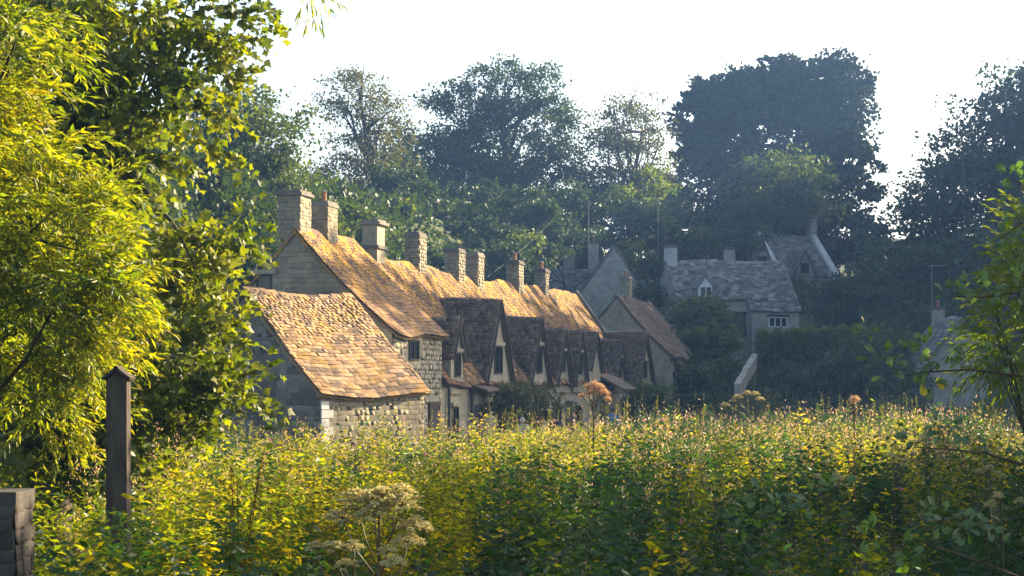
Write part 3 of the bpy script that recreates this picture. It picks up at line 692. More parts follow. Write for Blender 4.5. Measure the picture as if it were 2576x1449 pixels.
# ------------------------------------------------------------------ leaves
def unit(a): return a / (np.linalg.norm(a, axis=-1, keepdims=True) + 1e-9)
LEAF2 = (np.array([(0, 0, 0), (.45, .5, .06), (1, 0, -.05), (.45, -.5, .06)]), np.array([(0, 1, 2), (0, 2, 3)]))
LEAF4 = (np.array([(0, 0, 0), (.4, .5, .05), (.45, 0, -.03), (.4, -.5, .05), (1, 0, -.22)]), np.array([(0, 1, 2), (0, 2, 3), (1, 4, 2), (2, 4, 3)]))
_a = [(0, 0), (.14, .32), (.40, .58), (.50, .28), (1.0, .0), (.50, -.28), (.40, -.58), (.14, -.32)]
MAPLE = (np.array([(.36, 0, .0)] + [(x, y, -.10 * abs(y) - .06 * x) for x, y in _a]), np.array([(0, i + 1, (i + 1) % 8 + 1) for i in range(8)]))
def leaf_mesh(P, Dv, Nv, Ln, Wd, shape=LEAF2):
    T, Fc = shape; Dv = unit(Dv); S = unit(np.cross(Nv, Dv)); Nn = np.cross(Dv, S)
    Ln = np.broadcast_to(Ln, (len(P),)); Wd = np.broadcast_to(Wd, (len(P),))
    V = P[:, None] + T[None, :, 0, None] * (Dv * Ln[:, None])[:, None] + T[None, :, 1, None] * (S * Wd[:, None])[:, None] + T[None, :, 2, None] * (Nn * Ln[:, None])[:, None]
    Fa = Fc[None] + (np.arange(len(P)) * len(T))[:, None, None]
    return V.reshape(-1, 3), Fa.reshape(-1, 3)
def join(parts):
    Vs, Fs, n = [], [], 0
    for V, Fa in parts: Vs.append(V); Fs.append(Fa + n); n += len(V)
    return np.concatenate(Vs), np.concatenate(Fs)
def rdir(n): return unit(rng.normal(size=(n, 3)))
def sample(blobs, n, shell=0.35):
    w = np.array([(b[1][0] * b[1][1] * b[1][2]) ** 0.8 for b in blobs]); k = rng.choice(len(blobs), n, p=w / w.sum())
    C = np.array([tuple(b[0]) for b in blobs])[k]; Rr = np.array([b[1] for b in blobs])[k]
    r = (shell + (1 - shell) * rng.random(n)) ** (1 / 2.2); d = rdir(n)
    return C + d * Rr * r[:, None], d
def crown_cloud(blobs, n, ncl, cr, ln, wd, droop=0.3, shell=0.35, shape=LEAF2):
    nb = max(10, ncl // 8); bc, bd = sample(blobs, nb, min(.6, shell + .2)); kb = rng.integers(0, nb, ncl); bs = cr * rng.uniform(1.0, 2.4, nb)
    cc = bc[kb] + np.clip(rng.normal(size=(ncl, 3)), -1.4, 1.4) * np.array([1, 1, .42]) * bs[kb][:, None] * .8; cd = bd[kb]
    lone = rng.random(ncl) < .3; c2, d2 = sample(blobs, ncl, shell); cc[lone] = c2[lone]; cd[lone] = d2[lone]
    k = rng.integers(0, ncl, n); sz = cr * rng.uniform(0.5, 1.5, ncl)
    off = np.clip(rng.normal(size=(n, 3)), -1.6, 1.6) * np.array([1, 1, .6]) * 0.55
    P = cc[k] + off * sz[k][:, None]
    Dv = rdir(n) + cd[k] * .6 + unit(off) * .5; Dv[:, 2] -= droop
    Nv = rdir(n) + np.array([0, 0, .4]) + cd[k] * .2
    s = rng.uniform(.6, 1.3, n)
    return leaf_mesh(P, Dv, Nv, ln * s, wd * s, shape), cc
def pxblob(x, y, rx, ry, Y, dep=None):
    s = Y / FOC; return (at(x, y, Y), (rx * s, (dep if dep else (rx + ry) / 2) * s, ry * s))
def wiggle(a, b, n, amp):
    a, b = Vector(a), Vector(b); pts = [a.lerp(b, i / n) for i in range(n + 1)]
    for p in pts[1:-1]: p += Vector((random.uniform(-amp, amp), random.uniform(-amp, amp), random.uniform(-amp, amp) * .4))
    return pts
def tree(name, label, cat, mat, blobs, n, ncl, cr, ln, wd, base=None, trunk=0.3, limbs=10, group=None, trunk_pts=None, shell=0.35, twigs=0, droop=.3, shape=LEAF2):
    top = max(blobs, key=lambda b: b[0].z)[0]; cen = sum((b[0] for b in blobs), Vector()) / len(blobs)
    if base is None: base = (cen.x, cen.y)
    base = Vector((base[0], base[1], gz(base[0], base[1]) - .1))
    o = empty(name, base, label, cat, group)
    (V, Fa), cc = crown_cloud(blobs, n, ncl, cr, ln, wd, droop, shell, shape)
    obj_np('crown', V, Fa, mat, o)
    mb = MB()
    if trunk_pts: tp = [base] + [Vector(p) for p in trunk_pts]
    else: tp = wiggle(base, cen.lerp(top, .55), 5, trunk * .9)
    k = len(tp); mb.tube(tp, [trunk * (1 - .75 * i / (k - 1)) for i in range(k)], 8)
    for i in range(limbs):
        e = Vector(cc[rng.integers(len(cc))]); j = random.randint(max(1, k // 3), k - 1); s = tp[j]
        if e.z < s.z - 1: continue
        r = trunk * .42 * (1 - .5 * j / k); pts = wiggle(s, e, 4, (e - s).length * .06)
        mb.tube(pts, [r, r * .8, r * .6, r * .4, r * .15], 6)
        for _ in range(twigs):
            q = pts[random.randint(1, 4)]; e2 = q + Vector(rdir(1)[0]) * (e - s).length * random.uniform(.2, .45) + ZA * .3
            mb.tube(wiggle(q, e2, 3, .1), [r * .35, r * .25, r * .18, r * .08], 5, False)
    mb.build('trunk', M['bark'], o, True, fix=False)
    return o

# ------------------------------------------------------------------ trees behind the row
B_ = pxblob; G1 = 'trees behind the row'; G2 = 'bushes on the slope'
tree('hillside_tree', 'airy green tree rising behind the end chimneys, left of the gap of sky', 'tree', L['mid'],
     [B_(650, 340, 80, 95, 95), B_(580, 300, 80, 85, 95), B_(690, 440, 55, 60, 95), B_(500, 400, 110, 110, 95), B_(620, 450, 90, 70, 95)], 19000, 460, .72, .22, .15, trunk=.3, limbs=16, group=G1, twigs=2)
tree('dark_tree', 'dark spreading tree filling the space behind the barn and end gable', 'tree', L['dark'],
     [B_(330, 470, 130, 120, 84), B_(420, 400, 90, 90, 86), B_(250, 560, 130, 140, 80), B_(400, 600, 130, 120, 84), B_(540, 590, 130, 100, 84), B_(610, 660, 90, 90, 82), B_(480, 480, 140, 80, 86), B_(660, 560, 70, 60, 86), B_(330, 720, 120, 110, 82)], 32000, 700, .8, .28, .2, trunk=.35, group=G1)
tree('slender_tree', 'slender leaning tree with thin see-through crown and dark forked trunk', 'tree', L['autumn'],
     [B_(905, 250, 75, 72, 130), B_(965, 290, 55, 70, 130), B_(850, 320, 60, 50, 130), B_(935, 385, 85, 60, 130), B_(855, 430, 65, 45, 130), B_(820, 260, 35, 40, 130)],
     9000, 520, .55, .2, .13, base=(at(968, 560, 130).x, 130), trunk=.34, limbs=26, group=G1,
     trunk_pts=[at(965, 520, 130), at(948, 470, 130), at(930, 410, 130), at(918, 330, 130), at(905, 240, 130)], twigs=3)
tree('spreading_tree', 'broad round-topped tree in the middle with sky showing through its crown', 'tree', L['dark'],
     [B_(1270, 225, 115, 70, 150), B_(1165, 285, 85, 65, 150), B_(1380, 310, 70, 65, 150), B_(1075, 375, 90, 60, 150), B_(1260, 380, 130, 80, 150), B_(1420, 390, 55, 60, 150), B_(1160, 430, 80, 50, 150)],
     38000, 700, .8, .24, .17, base=(at(1285, 570, 150).x, 150), trunk=.55, limbs=30, group=G1,
     trunk_pts=[at(1288, 500, 150), at(1275, 420, 150), at(1265, 330, 150), at(1265, 250, 150)], twigs=2)
tree('thin_tree', 'thin brownish tree between the round tree and the huge dark one', 'tree', L['autumn'],
     [B_(1580, 320, 80, 75, 148), B_(1520, 390, 70, 65, 148), B_(1630, 400, 45, 60, 148), B_(1560, 450, 60, 50, 148), B_(1640, 300, 30, 40, 148)],
     11000, 620, .6, .22, .14, base=(at(1570, 580, 148).x, 148), trunk=.4, limbs=28, group=G1, twigs=3)
tree('huge_tree', 'huge dark tree, the largest on the skyline, above the far houses', 'tree', L['yew'],
     [B_(1930, 340, 200, 150, 168), B_(1850, 250, 95, 80, 168), B_(1790, 320, 95, 110, 168), B_(1950, 225, 100, 80, 168), B_(2050, 215, 95, 90, 168), B_(2110, 260, 70, 125, 168), B_(2130, 380, 70, 110, 168), B_(1790, 480, 130, 120, 165), B_(1970, 500, 160, 130, 165), B_(2130, 510, 75, 90, 165), B_(1760, 590, 100, 80, 160), B_(2120, 600, 100, 80, 160), B_(1930, 620, 120, 70, 160)],
     100000, 3000, .6, .40, .3, trunk=.9, limbs=14, group=G1, shell=.3)
tree('yellow_topped_tree', 'smaller tree in front of the huge dark one, its top catching yellow light', 'tree', L['mid'],
     [B_(1960, 480, 95, 100, 157), B_(2040, 490, 60, 70, 157), B_(1900, 560, 90, 80, 157)], 12000, 300, .8, .32, .22, trunk=.4, group=G1)
tree('tall_hazy_tree', 'tall hazy tree at the edge of the picture beyond the bright gap', 'tree', L['dark'],
     [B_(2440, 370, 110, 110, 146), B_(2560, 300, 100, 110, 146), B_(2400, 490, 120, 110, 146), B_(2520, 540, 160, 160, 146), B_(2340, 580, 95, 100, 146), B_(2650, 420, 150, 200, 146)],
     48000, 1000, .95, .32, .24, trunk=.7, group=G1, shell=.2)
tree('hanging_wood_tree', 'low dark tree beside the highest house, under the tall hazy one', 'tree', L['dark'],
     [B_(2330, 710, 110, 90, 128), B_(2460, 720, 120, 110, 128), B_(2240, 720, 80, 70, 132), B_(2560, 700, 110, 130, 128), B_(2420, 830, 150, 90, 118)], 26000, 520, .9, .34, .24, trunk=.4, group=G1)
for (lab, mat, bl, n, *tight) in [
    ('green bush right behind the two big end chimneys', 'mid', [(800, 600, 80, 60, 100), (870, 590, 70, 70, 104)], 7000),
    ('sunlit pale bush under the slender leaning tree', 'light', [(960, 560, 75, 45, 118), (900, 545, 50, 40, 118)], 5000),
    ('dark bush between the slender tree and the bright grass', 'dark', [(985, 570, 60, 50, 122), (1060, 520, 60, 36, 130), (1000, 480, 70, 50, 128)], 8000),
    ('dark bush above the bright strip of grass', 'dark', [(1170, 510, 100, 45, 138), (1300, 550, 80, 70, 134)], 9000),
    ('big dark bush under the round-topped tree', 'dark', [(1200, 470, 130, 55, 148), (1120, 500, 90, 50, 146), (1320, 490, 90, 60, 148)], 12000),
    ('big dark bush between the round tree and the thin one', 'dark', [(1430, 480, 80, 60, 150), (1500, 510, 80, 60, 148), (1400, 540, 90, 60, 142)], 11000),
    ('big dark bush left of the huge tree foot', 'dark', [(1620, 530, 80, 60, 152), (1690, 580, 80, 80, 150), (1680, 500, 60, 60, 154)], 11000),
    ('big dark bush behind the slender tree trunk', 'dark', [(1000, 440, 70, 60, 138), (880, 500, 90, 45, 134), (780, 500, 60, 50, 130)], 10000),
    ('dark bush close behind the ridge beside the third chimney', 'dark', [(950, 620, 60, 36, 112), (1005, 640, 30, 28, 114), (890, 620, 60, 40, 108)], 8000),
    ('dark bush over the bright strip of grass', 'dark', [(1015, 550, 40, 35, 124), (1130, 530, 60, 18, 134), (1240, 590, 30, 32, 126)], 7000),
    ('dark bush below the bright strip of grass', 'dark', [(1100, 688, 60, 16, 118), (1180, 688, 45, 18, 120), (1270, 660, 50, 30, 122)], 7000),
    ('low dark scrub along the top of the bright strip of grass', 'dark', [(1085, 572, 60, 14, 126), (1150, 575, 40, 14, 127), (1190, 600, 24, 24, 124), (1040, 600, 22, 26, 122)], 5000, .2),
    ('low dark scrub along the foot of the bright strip of grass', 'dark', [(1085, 652, 40, 16, 116), (1140, 655, 40, 16, 117), (1190, 650, 30, 20, 118)], 4000, .2),
    ('dark bush on the slope behind the third and fourth chimneys', 'dark', [(950, 585, 50, 34, 118), (1010, 605, 36, 30, 118), (960, 640, 50, 24, 110)], 6000, .3),
    ('dark bush behind the low wing beside the broad plain gable', 'dark', [(1450, 640, 40, 36, 137), (1410, 655, 30, 24, 136)], 4000, .3),
    ('dark bush in the gap between the broad gable and the long cottage', 'dark', [(1652, 690, 26, 50, 127), (1640, 740, 24, 30, 124)], 3000),
    ('dark bush under the bright gap in the skyline', 'dark', [(2235, 640, 70, 45, 152), (2190, 700, 60, 40, 145), (2300, 650, 60, 50, 150)], 9000),
    ('dark bush standing behind the cable', 'dark', [(1380, 580, 90, 70, 134), (1330, 640, 70, 45, 128), (1440, 520, 70, 60, 140)], 9000),
    ('dark bush below the thin brownish tree', 'dark', [(1530, 560, 100, 60, 140), (1620, 580, 70, 60, 140), (1500, 620, 70, 40, 138)], 9000),
    ('yellowish bush low beside the trunk of the thin tree', 'light', [(1560, 500, 30, 26, 142), (1640, 465, 28, 36, 144)], 1800),
    ('pale green bush behind the broad plain gable', 'light', [(1605, 650, 40, 28, 137), (1330, 605, 28, 22, 126)], 2200),
    ('dark bush behind the ridge of the long cottage', 'dark', [(1740, 620, 90, 45, 140), (1840, 610, 70, 40, 142)], 7000),
    ('dark bush right of the row gable below the shaded slope', 'dark', [(1260, 640, 35, 32, 124), (1300, 620, 40, 34, 128)], 4000),
    ('creeper covered bush against the front of the long cottage', 'mid', [(1750, 800, 45, 50, 119), (1795, 800, 40, 38, 120), (1740, 880, 50, 55, 115), (1800, 880, 60, 45, 114)], 9000),
    ('dark bush on the bank above the pale coped wall', 'dark', [(1790, 940, 70, 45, 110), (1740, 970, 60, 40, 106)], 5000),
    ('bush beside the highest house below its pale coping', 'dark', [(2080, 740, 80, 45, 138), (2010, 740, 40, 50, 134), (2150, 760, 80, 60, 130)], 8000),
    ('bush in front of the small stone cottage', 'mid', [(2210, 900, 70, 70, 112), (2260, 940, 60, 40, 106)], 6000),
    ('low dark scrub on the bank right of the pale coped wall', 'dark', [(2000, 960, 90, 30, 108), (2110, 950, 80, 40, 108)], 5000)]:
    bb = [B_(*b) for b in bl]
    tree('hillside_bush', lab, 'bush', L[mat], bb, n, max(40, n // 34), tight[0] if tight else .5, .26, .19, trunk=.12, limbs=6, group=G2, shell=.25)

# scrub covering the steep bank behind the row
n = 52000; uu = rng.uniform(-25, 112, n); vv = -rng.uniform(8.5, 27, n)
X = RO.x + RU.x * uu + RV.x * vv; Y = RO.y + RU.y * uu + RV.y * vv
hh = (.45 + 1.1 * np.clip(.5 + .5 * np.sin(X * .9 + 2 * np.sin(Y * .5)) * np.sin(Y * .8 + 1), 0, 1)) * rng.random(n) ** .5
lc = at(1115, 612, 127); ok = ~((np.abs(X - lc.x) < 1.35) & (Y > 122.5) & (Y < 128.6)) & (np.abs(X / Y) < .32); X, Y, hh = X[ok], Y[ok], hh[ok]; n = len(X); sz = rng.uniform(.6, 1.3, n)
V, Fa = leaf_mesh(np.stack([X, Y, ground_z(X, Y) + hh], -1), rdir(n), rdir(n) + np.array([0, 0, .5]), .42 * sz, .3 * sz)
tag(obj_np('hillside_scrub', V, Fa, L['dark']), 'dark scrub and brambles covering the steep bank behind the row', 'scrub', kind='stuff')
# clipped hedge in front of the long cottage
def box_leaves(c0, c1, n, ln, wd, hw, h):
    t = rng.random(n); P = np.array(c0)[None] * (1 - t[:, None]) + np.array(c1)[None] * t[:, None]
    P[:, 1] += rng.uniform(-hw, hw, n); P[:, 2] += -h * rng.random(n) ** 1.6 + .12 * np.sin(t * 40) + rng.normal(0, .06, n)
    D0 = rdir(n); s = rng.uniform(.6, 1.3, n)
    return leaf_mesh(P, D0, rdir(n) + np.array([0, -.4, .8]), ln * s, wd * s)
h0, h1 = at(1905, 838, 117), at(2165, 826, 117)
o = empty('clipped_hedge', (h0.x, h0.y, gz(h0.x, h0.y)), 'clipped green hedge on the bank in front of the long cottage', 'hedge')
V, Fa = box_leaves(h0, h1, 12000, .22, .16, .9, 1.8); obj_np('foliage', V, Fa, L['light'], o)
MB().box(((h0.x + h1.x) / 2, 117, h0.z - 1.6), ((h1.x - h0.x) / 2, .35, 1.2)).build('stems', M['bark'], o)
# climbing shrubs on the cottage fronts
for (lab, uv, mat, n) in [('round grey green shrub against the wide dormer front', [(11.6, 1.0, 2.3, .55), (12.0, .9, 2.8, .35)], 'autumn', 1500),
                          ('brown climbing shrub across the fronts of the middle cottages', [(14.8, .7, 1.9, .7), (16.3, .6, 2.5, .6), (18.0, .7, 2.0, .7)], 'autumn', 3600),
                          ('green shrub by the porch of the furthest low cottage', [(37.5, 1.6, 2.2, 1.0), (39, 1.6, 1.8, 1.0)], 'mid', 3000),
                          ('dark shrub at the foot of the far end cottage', [(44.5, 2.8, 1.8, 1.0), (47, 3.4, 1.6, 1.0)], 'dark', 3000)]:
    bb = [(ROW.W(u, v, z), (r, r * .7, r * .8)) for (u, v, z, r) in uv]
    tree('climbing_shrub', lab, 'shrub', L[mat], bb, n, n // 22, .25, .16, .1, base=(bb[0][0].x, bb[0][0].y), trunk=.06, limbs=6, group='shrubs along the cottage fronts', shell=.2)

# ------------------------------------------------------------------ wooded slope to the side, beyond the edge of the picture: it shades the lane
for i, (u, d, top, r) in enumerate([(6.5, 50, 26.2, 5.2), (14, 51, 25.8, 5.6), (21, 52, 26.0, 5.6), (28, 50, 25.6, 5.8), (35, 53, 26.2, 6), (42, 50, 27, 6), (49, 50, 29, 6.2), (57, 46, 30, 6.2), (66, 44, 31, 6.2), (76, 44, 33, 6.2), (88, 46, 36, 6.2)]):
    p = ROW.W(u, 0, 0) + Vector((SD.x, SD.y, 0)).normalized() * d
    bb = [(Vector((p.x, p.y, top - r * .8)), (r, r, r * .8)), (Vector((p.x + 2, p.y + 3, top - r * 1.7)), (r * 1.3, r * 1.3, r)), (Vector((p.x - 1, p.y - 2, top - r * 2.5)), (r * 1.35, r * 1.3, r * 1.1))]
    tree('valley_tree', 'leafy tree number %s from the meadow on the opposite valley side, out of view' % ['one', 'two', 'three', 'four', 'five', 'six', 'seven', 'eight', 'nine', 'ten', 'eleven'][i], 'tree', L['dark'], bb, 6500, 400, 1.3, 1.05, .8, trunk=.5, group='trees on the opposite valley side', shell=.1)

# ------------------------------------------------------------------ trees close by
def twig_leaves(starts, dirs, length, nl, ln, wd, droop, spread=.75, shape=LEAF2, bend=.5):
    """leaves in two ranks along arching twigs"""
    n = len(starts); parts = []
    dirs = unit(dirs)
    for j in range(nl):
        t = (j + .6) / nl * length * rng.uniform(.85, 1.1, n)
        P = starts + dirs * t[:, None]; P[:, 2] -= bend * t ** 2
        td = dirs.copy(); td[:, 2] -= 2 * bend * t; td = unit(td)
        side = unit(np.cross(td, np.array([0, 0, 1.0])) + .01) * (1 if j % 2 else -1)
        Dv = td + side * spread * rng.uniform(.5, 1.2, (n, 1)) + rng.normal(0, .22, (n, 3)); Dv[:, 2] -= droop
        s = rng.uniform(.5, 1.45, n)
        parts.append(leaf_mesh(P, Dv, rdir(n) + np.array([0, -.2, .5]), ln * s, wd * s, shape))
    return join(parts)

wb = [B_(5, 80, 104, 110, 15.0), B_(-5, 300, 112, 130, 15.0), B_(55, 450, 120, 130, 15.0), B_(75, 620, 152, 130, 15.0), B_(95, 760, 144, 130, 15.0), B_(85, 900, 120, 110, 15.5), B_(-185, 500, 160, 420, 15.0), B_(-235, 150, 192, 300, 15.3), B_(145, 30, 96, 60, 15.5), B_(195, 720, 80, 90, 14.7), B_(145, 950, 88, 80, 15.3), B_(235, 660, 64, 60, 14.9), B_(25, 1000, 96, 70, 15.6)]
o = empty('willow_tree', (-5.85, 16.8, gz(-5.85, 16.8)), 'sunlit yellow green willow with narrow leaves down the side of the view', 'tree')
def sprays(blobs, ns, nt, length, bias, up=0.0, fan=.5):
    S0, d0 = sample(blobs, ns, .35); D0 = unit(d0 * .7 + rng.normal(0, .35, S0.shape) + np.array(bias)); k = np.repeat(np.arange(ns), nt); n = len(k)
    D = D0[k] + rng.normal(0, fan, (n, 3)); D[:, 2] += up
    return S0[k] + D0[k] * rng.uniform(0, length, n)[:, None], D, S0
Sw, dd, S = sprays(wb, 450, 13, .5, (.4, -.1, .05))
V, Fa = twig_leaves(Sw, dd, .24, 11, .08, .019, .2, .85, LEAF2, .7); obj_np('crown', V, Fa, L['willow'], o)
mb = MB(); mb.tube([(-5.85, 16.8, -.1), (-5.7, 16.6, 2), (-5.5, 16.4, 3.8), (-5.2, 16.2, 5.6), (-4.8, 15.8, 7.6)], [.3, .26, .2, .15, .08], 9)
for i in range(34):
    e = Vector(S[rng.integers(len(S))]); j = random.uniform(.8, 5.5); mb.tube(wiggle((-5.6, 16.5, j), e, 5, .1), [.06, .048, .036, .026, .016, .006], 6)
mb.tube([(-4.9, 15.9, 7.2), (-3.2, 13, 7.6), (-1.7, 9.6, 6.8), (-1.0, 8.2, 5.4), (-.84, 8, 4.75)], [.07, .05, .03, .01, .003], 6)
mb.build('trunk', M['bark'], o, True, fix=False)
tw = np.array([tuple(at(x, y, 8)) for x, y in ((765, -25), (785, -15), (790, 5), (805, 20), (775, 0), (800, -20), (815, -18))])
td = np.array([(-.2, 0, -1), (.05, 0, -1), (.12, .1, -1), (.15, 0, -1), (-.1, .1, -1), (.5, 0, -.7), (.6, 0, -.4)])
V, Fa = twig_leaves(tw, td, .11, 10, .05, .008, .6, .45, LEAF2, .2); obj_np('hanging_sprig', V, Fa, L['willow'], o)

mp = [B_(260, 60, 132, 100, 22.4), B_(410, 90, 105, 110, 22.4), B_(500, 110, 61, 90, 22.8), B_(380, 230, 123, 90, 22.4), B_(290, 330, 114, 100, 22.4), B_(400, 350, 61, 60, 21.8), B_(260, 180, 114, 130, 23.1), B_(520, 30, 44, 40, 22.4),
      B_(260, 470, 96, 110, 23.0), B_(360, 640, 96, 80, 22.4), B_(480, 640, 70, 65, 21.8), B_(530, 740, 52, 70, 21.8), B_(400, 760, 105, 110, 22.4), B_(380, 900, 114, 110, 22.4), B_(480, 960, 74, 75, 21.8), B_(290, 1000, 123, 90, 23.0), B_(460, 1040, 70, 50, 22.1), B_(110, 1000, 140, 130, 23.5), B_(60, 700, 176, 300, 24.1), B_(60, 250, 176, 260, 24.1), B_(500, 850, 52, 50, 21.8), B_(80, 1120, 149, 90, 22.4), B_(290, 1090, 132, 70, 22.4)]
o = empty('sycamore_tree', (-5.9, 23.8, gz(-5.9, 23.8)), 'broad leaved sycamore behind the willow, dark inside with lit yellow green edges', 'tree')
Sm, dd, S = sprays(mp, 560, 12, .6, (.35, -.1, .05), 0, .6)
V, Fa = twig_leaves(Sm, dd, .4, 7, .088, .095, .35, 1.0, MAPLE, .5); obj_np('crown', V, Fa, L['maple'], o)
mb = MB(); mb.tube([(-5.9, 23.8, -.1), (-5.75, 23.8, 2.2), (-5.6, 23.7, 4.4), (-5.1, 23.4, 7), (-4.5, 23.1, 9.8)], [.36, .3, .24, .18, .1], 9)
for i in range(44):
    e = Vector(S[rng.integers(len(S))]); j = random.uniform(1.2, 7); mb.tube(wiggle((-5.6, 23.7, j), e, 5, .12), [.07, .056, .044, .032, .02, .007], 6)
mb.build('trunk', M['bark'], o, True, fix=False)

# tall growth at the water's edge, out of view: it shades the near plants
for i, y0 in enumerate([6, 9.5, 13, 16.5, 20, 23.5, 27]):
    r = 2.5 + .03 * y0; d = (.3 * y0 + r) / .64; top = 2.3 + d * .384 + .02 * y0
    d += 2.2; top = 2.4 + d * .384 + (.5 if 10 < y0 < 18 else 0); x, y = .82 * d, y0 + .574 * d
    bb = [(Vector((x, y, top - r * .8)), (r, r, r * .8)), (Vector((x + .4, y + .5, top - r * 1.8)), (r, r, r))]
    tree('bank_tree', 'small leafy bank tree, number %s from the camera, beyond the edge of the view' % ['one', 'two', 'three', 'four', 'five', 'six', 'seven'][i], 'tree', L['mid'], bb, 7000, 260, .5, .26, .18, trunk=.16, group='trees on the near bank', shell=.1)

# alder reaching in from the side, every leaf a part
o = empty('alder_tree', (4.6, 9.4, gz(4.6, 9.4)), 'alder with rounded glossy leaves reaching in over the meadow from the side', 'tree')
mb = MB(); mb.tube([(4.6, 9.4, -.1), (4.5, 9.3, 1.5), (4.45, 9.2, 3.2), (4.4, 9.1, 5)], [.14, .12, .09, .05], 8); mb.build('trunk', M['bark'], o, True, fix=False)
T = np.array([(0, 0, 0), (.16, .16, .03), (.5, .36, .09), (.8, .36, .05), (1, .12, -.08), (.97, -.1, -.08), (.8, -.36, .05), (.5, -.36, .09), (.16, -.16, .03), (.55, 0, -.04), (.1, 0, 0)])
ALF = np.array([(10, i, i + 1) if i in (0,) else (9, i, i + 1) for i in range(0, 8)] + [(9, 8, 10), (10, 8, 0), (10, 9, 1)])
AL = [mesh_np('alder_leaf', T * np.array([1, k, 1]), ALF, L['alder'], True) for k in (.72, .85, .95)]
ALY = mesh_np('alder_leaf_yellow', T * np.array([1, .75, 1]), ALF, L['yellowed'], True)
def leaf_obj(p, d, nrm, ln, me, name='leaf'):
    X = Vector(d).normalized(); Y = Vector(nrm).cross(X).normalized(); Z = X.cross(Y); q = Vector(p) - o.location
    l = bpy.data.objects.new(name, me); COL.objects.link(l); l.parent = o
    l.matrix_local = Matrix(((X.x * ln, Y.x * ln, Z.x * ln, q.x), (X.y * ln, Y.y * ln, Z.y * ln, q.y), (X.z * ln, Y.z * ln, Z.z * ln, q.z), (0, 0, 0, 1))); return l
def alder_branch(px, Y, r0, sprays, ln=.05):
    pts = [at(x, y, Y + dy) for x, y, dy in px]; k = len(pts)
    MB().tube(pts, [r0 * (1 - .8 * i / (k - 1)) for i in range(k)], 6).build('branch', M['twig'], o, True, fix=False)
    for (x, y, n, spread) in sprays:
        c = at(x, y, Y + random.uniform(-.1, .1))
        near = min(pts, key=lambda p: (p - c).length)
        MB().tube(wiggle(near, c, 3, .01), [r0 * .3, r0 * .25, r0 * .2, r0 * .12], 5).build('shoot', M['twig'], o, True, fix=False)
        for i in range(n):
            a = random.uniform(0, 2 * math.pi); sp = spread * Y / FOC * random.uniform(.1, .75)
            p = c + Vector((math.cos(a) * sp, random.uniform(-.05, .05), math.sin(a) * sp * .6))
            dv = Vector((math.cos(a) * .9 - .2, random.uniform(-.5, .3), math.sin(a) * .7 + .1))
            leaf_obj(p, dv, (random.uniform(-.5, .5), random.uniform(-.9, -.2), random.uniform(.3, 1)), ln * random.uniform(.75, 1.25), random.choice(AL))
YB = 9.0
alder_branch([(2660, 960, .2), (2560, 945, .1), (2440, 930, 0), (2340, 935, 0), (2270, 945, 0), (2210, 890, 0), (2185, 855, 0)], YB, .007,
             [(2180, 830, 6, 40), (2215, 900, 5, 50), (2280, 880, 7, 60), (2330, 870, 5, 50), (2300, 925, 7, 60), (2240, 935, 4, 40), (2390, 880, 6, 50), (2440, 890, 7, 60), (2330, 960, 3, 40), (2500, 900, 6, 60), (2360, 905, 4, 40)])
alder_branch([(2680, 690, .2), (2560, 735, 0), (2470, 748, 0), (2400, 745, 0)], YB, .009, [(2385, 745, 5, 40), (2410, 730, 3, 30), (2440, 715, 6, 50), (2480, 735, 6, 55), (2540, 730, 8, 60)])
alder_branch([(2700, 420, .2), (2620, 520, 0), (2570, 560, 0), (2520, 600, 0)], YB, .01, [(2500, 630, 5, 45), (2520, 590, 5, 45), (2550, 540, 6, 50), (2560, 470, 7, 60), (2540, 440, 5, 40), (2560, 650, 6, 50)])
alder_branch([(2640, 1480, .1), (2480, 1420, 0), (2340, 1370, 0), (2220, 1330, 0), (2080, 1295, 0), (1960, 1300, 0)], 7.6, .006,
             [(1860, 1310, 5, 45), (1890, 1290, 5, 45), (1960, 1280, 7, 60), (2040, 1265, 7, 60), (2090, 1230, 6, 50), (2300, 1300, 6, 60), (2360, 1310, 8, 60), (2420, 1320, 8, 60), (2480, 1310, 6, 60), (2550, 1330, 8, 70), (2290, 1400, 5, 50), (1905, 1240, 4, 40), (2180, 1350, 5, 50)])
alder_branch([(2660, 1180, .1), (2560, 1165, 0), (2480, 1140, 0), (2380, 1130, 0), (2300, 1125, 0)], 8.4, .009, [(2310, 1100, 4, 40), (2370, 1080, 5, 50), (2440, 1090, 5, 50), (2520, 1150, 4, 40)])
for x, y in ((2362, 948), (2318, 965)):
    leaf_obj(at(x, y, YB - .1), (.2, -.1, -.9), (-.3, -1, .2), .06, ALY)
wl = [B_(2560, 800, 80, 150, 10.5), B_(2520, 880, 70, 90, 10.5), B_(2600, 650, 70, 150, 10.5)]
o = empty('willow_bush', (3.7, 10.5, gz(3.7, 10.5)), 'pale fuzzy willow bush at the edge of the view behind the alder leaves', 'bush')
S, d = sample(wl, 380, .3); dd = d * .8 + rng.normal(0, .35, S.shape); dd[:, 0] -= .3
V, Fa = twig_leaves(S, dd, .2, 10, .055, .010, .25, .7, LEAF2, .8); obj_np('crown', V, Fa, L['light'], o)
mb = MB()
for i in range(14): mb.tube(wiggle(o.location, Vector(S[rng.integers(len(S))]), 5, .06), [.025, .02, .016, .012, .008, .003], 5)
mb.build('trunk', M['bark'], o, True, fix=False)

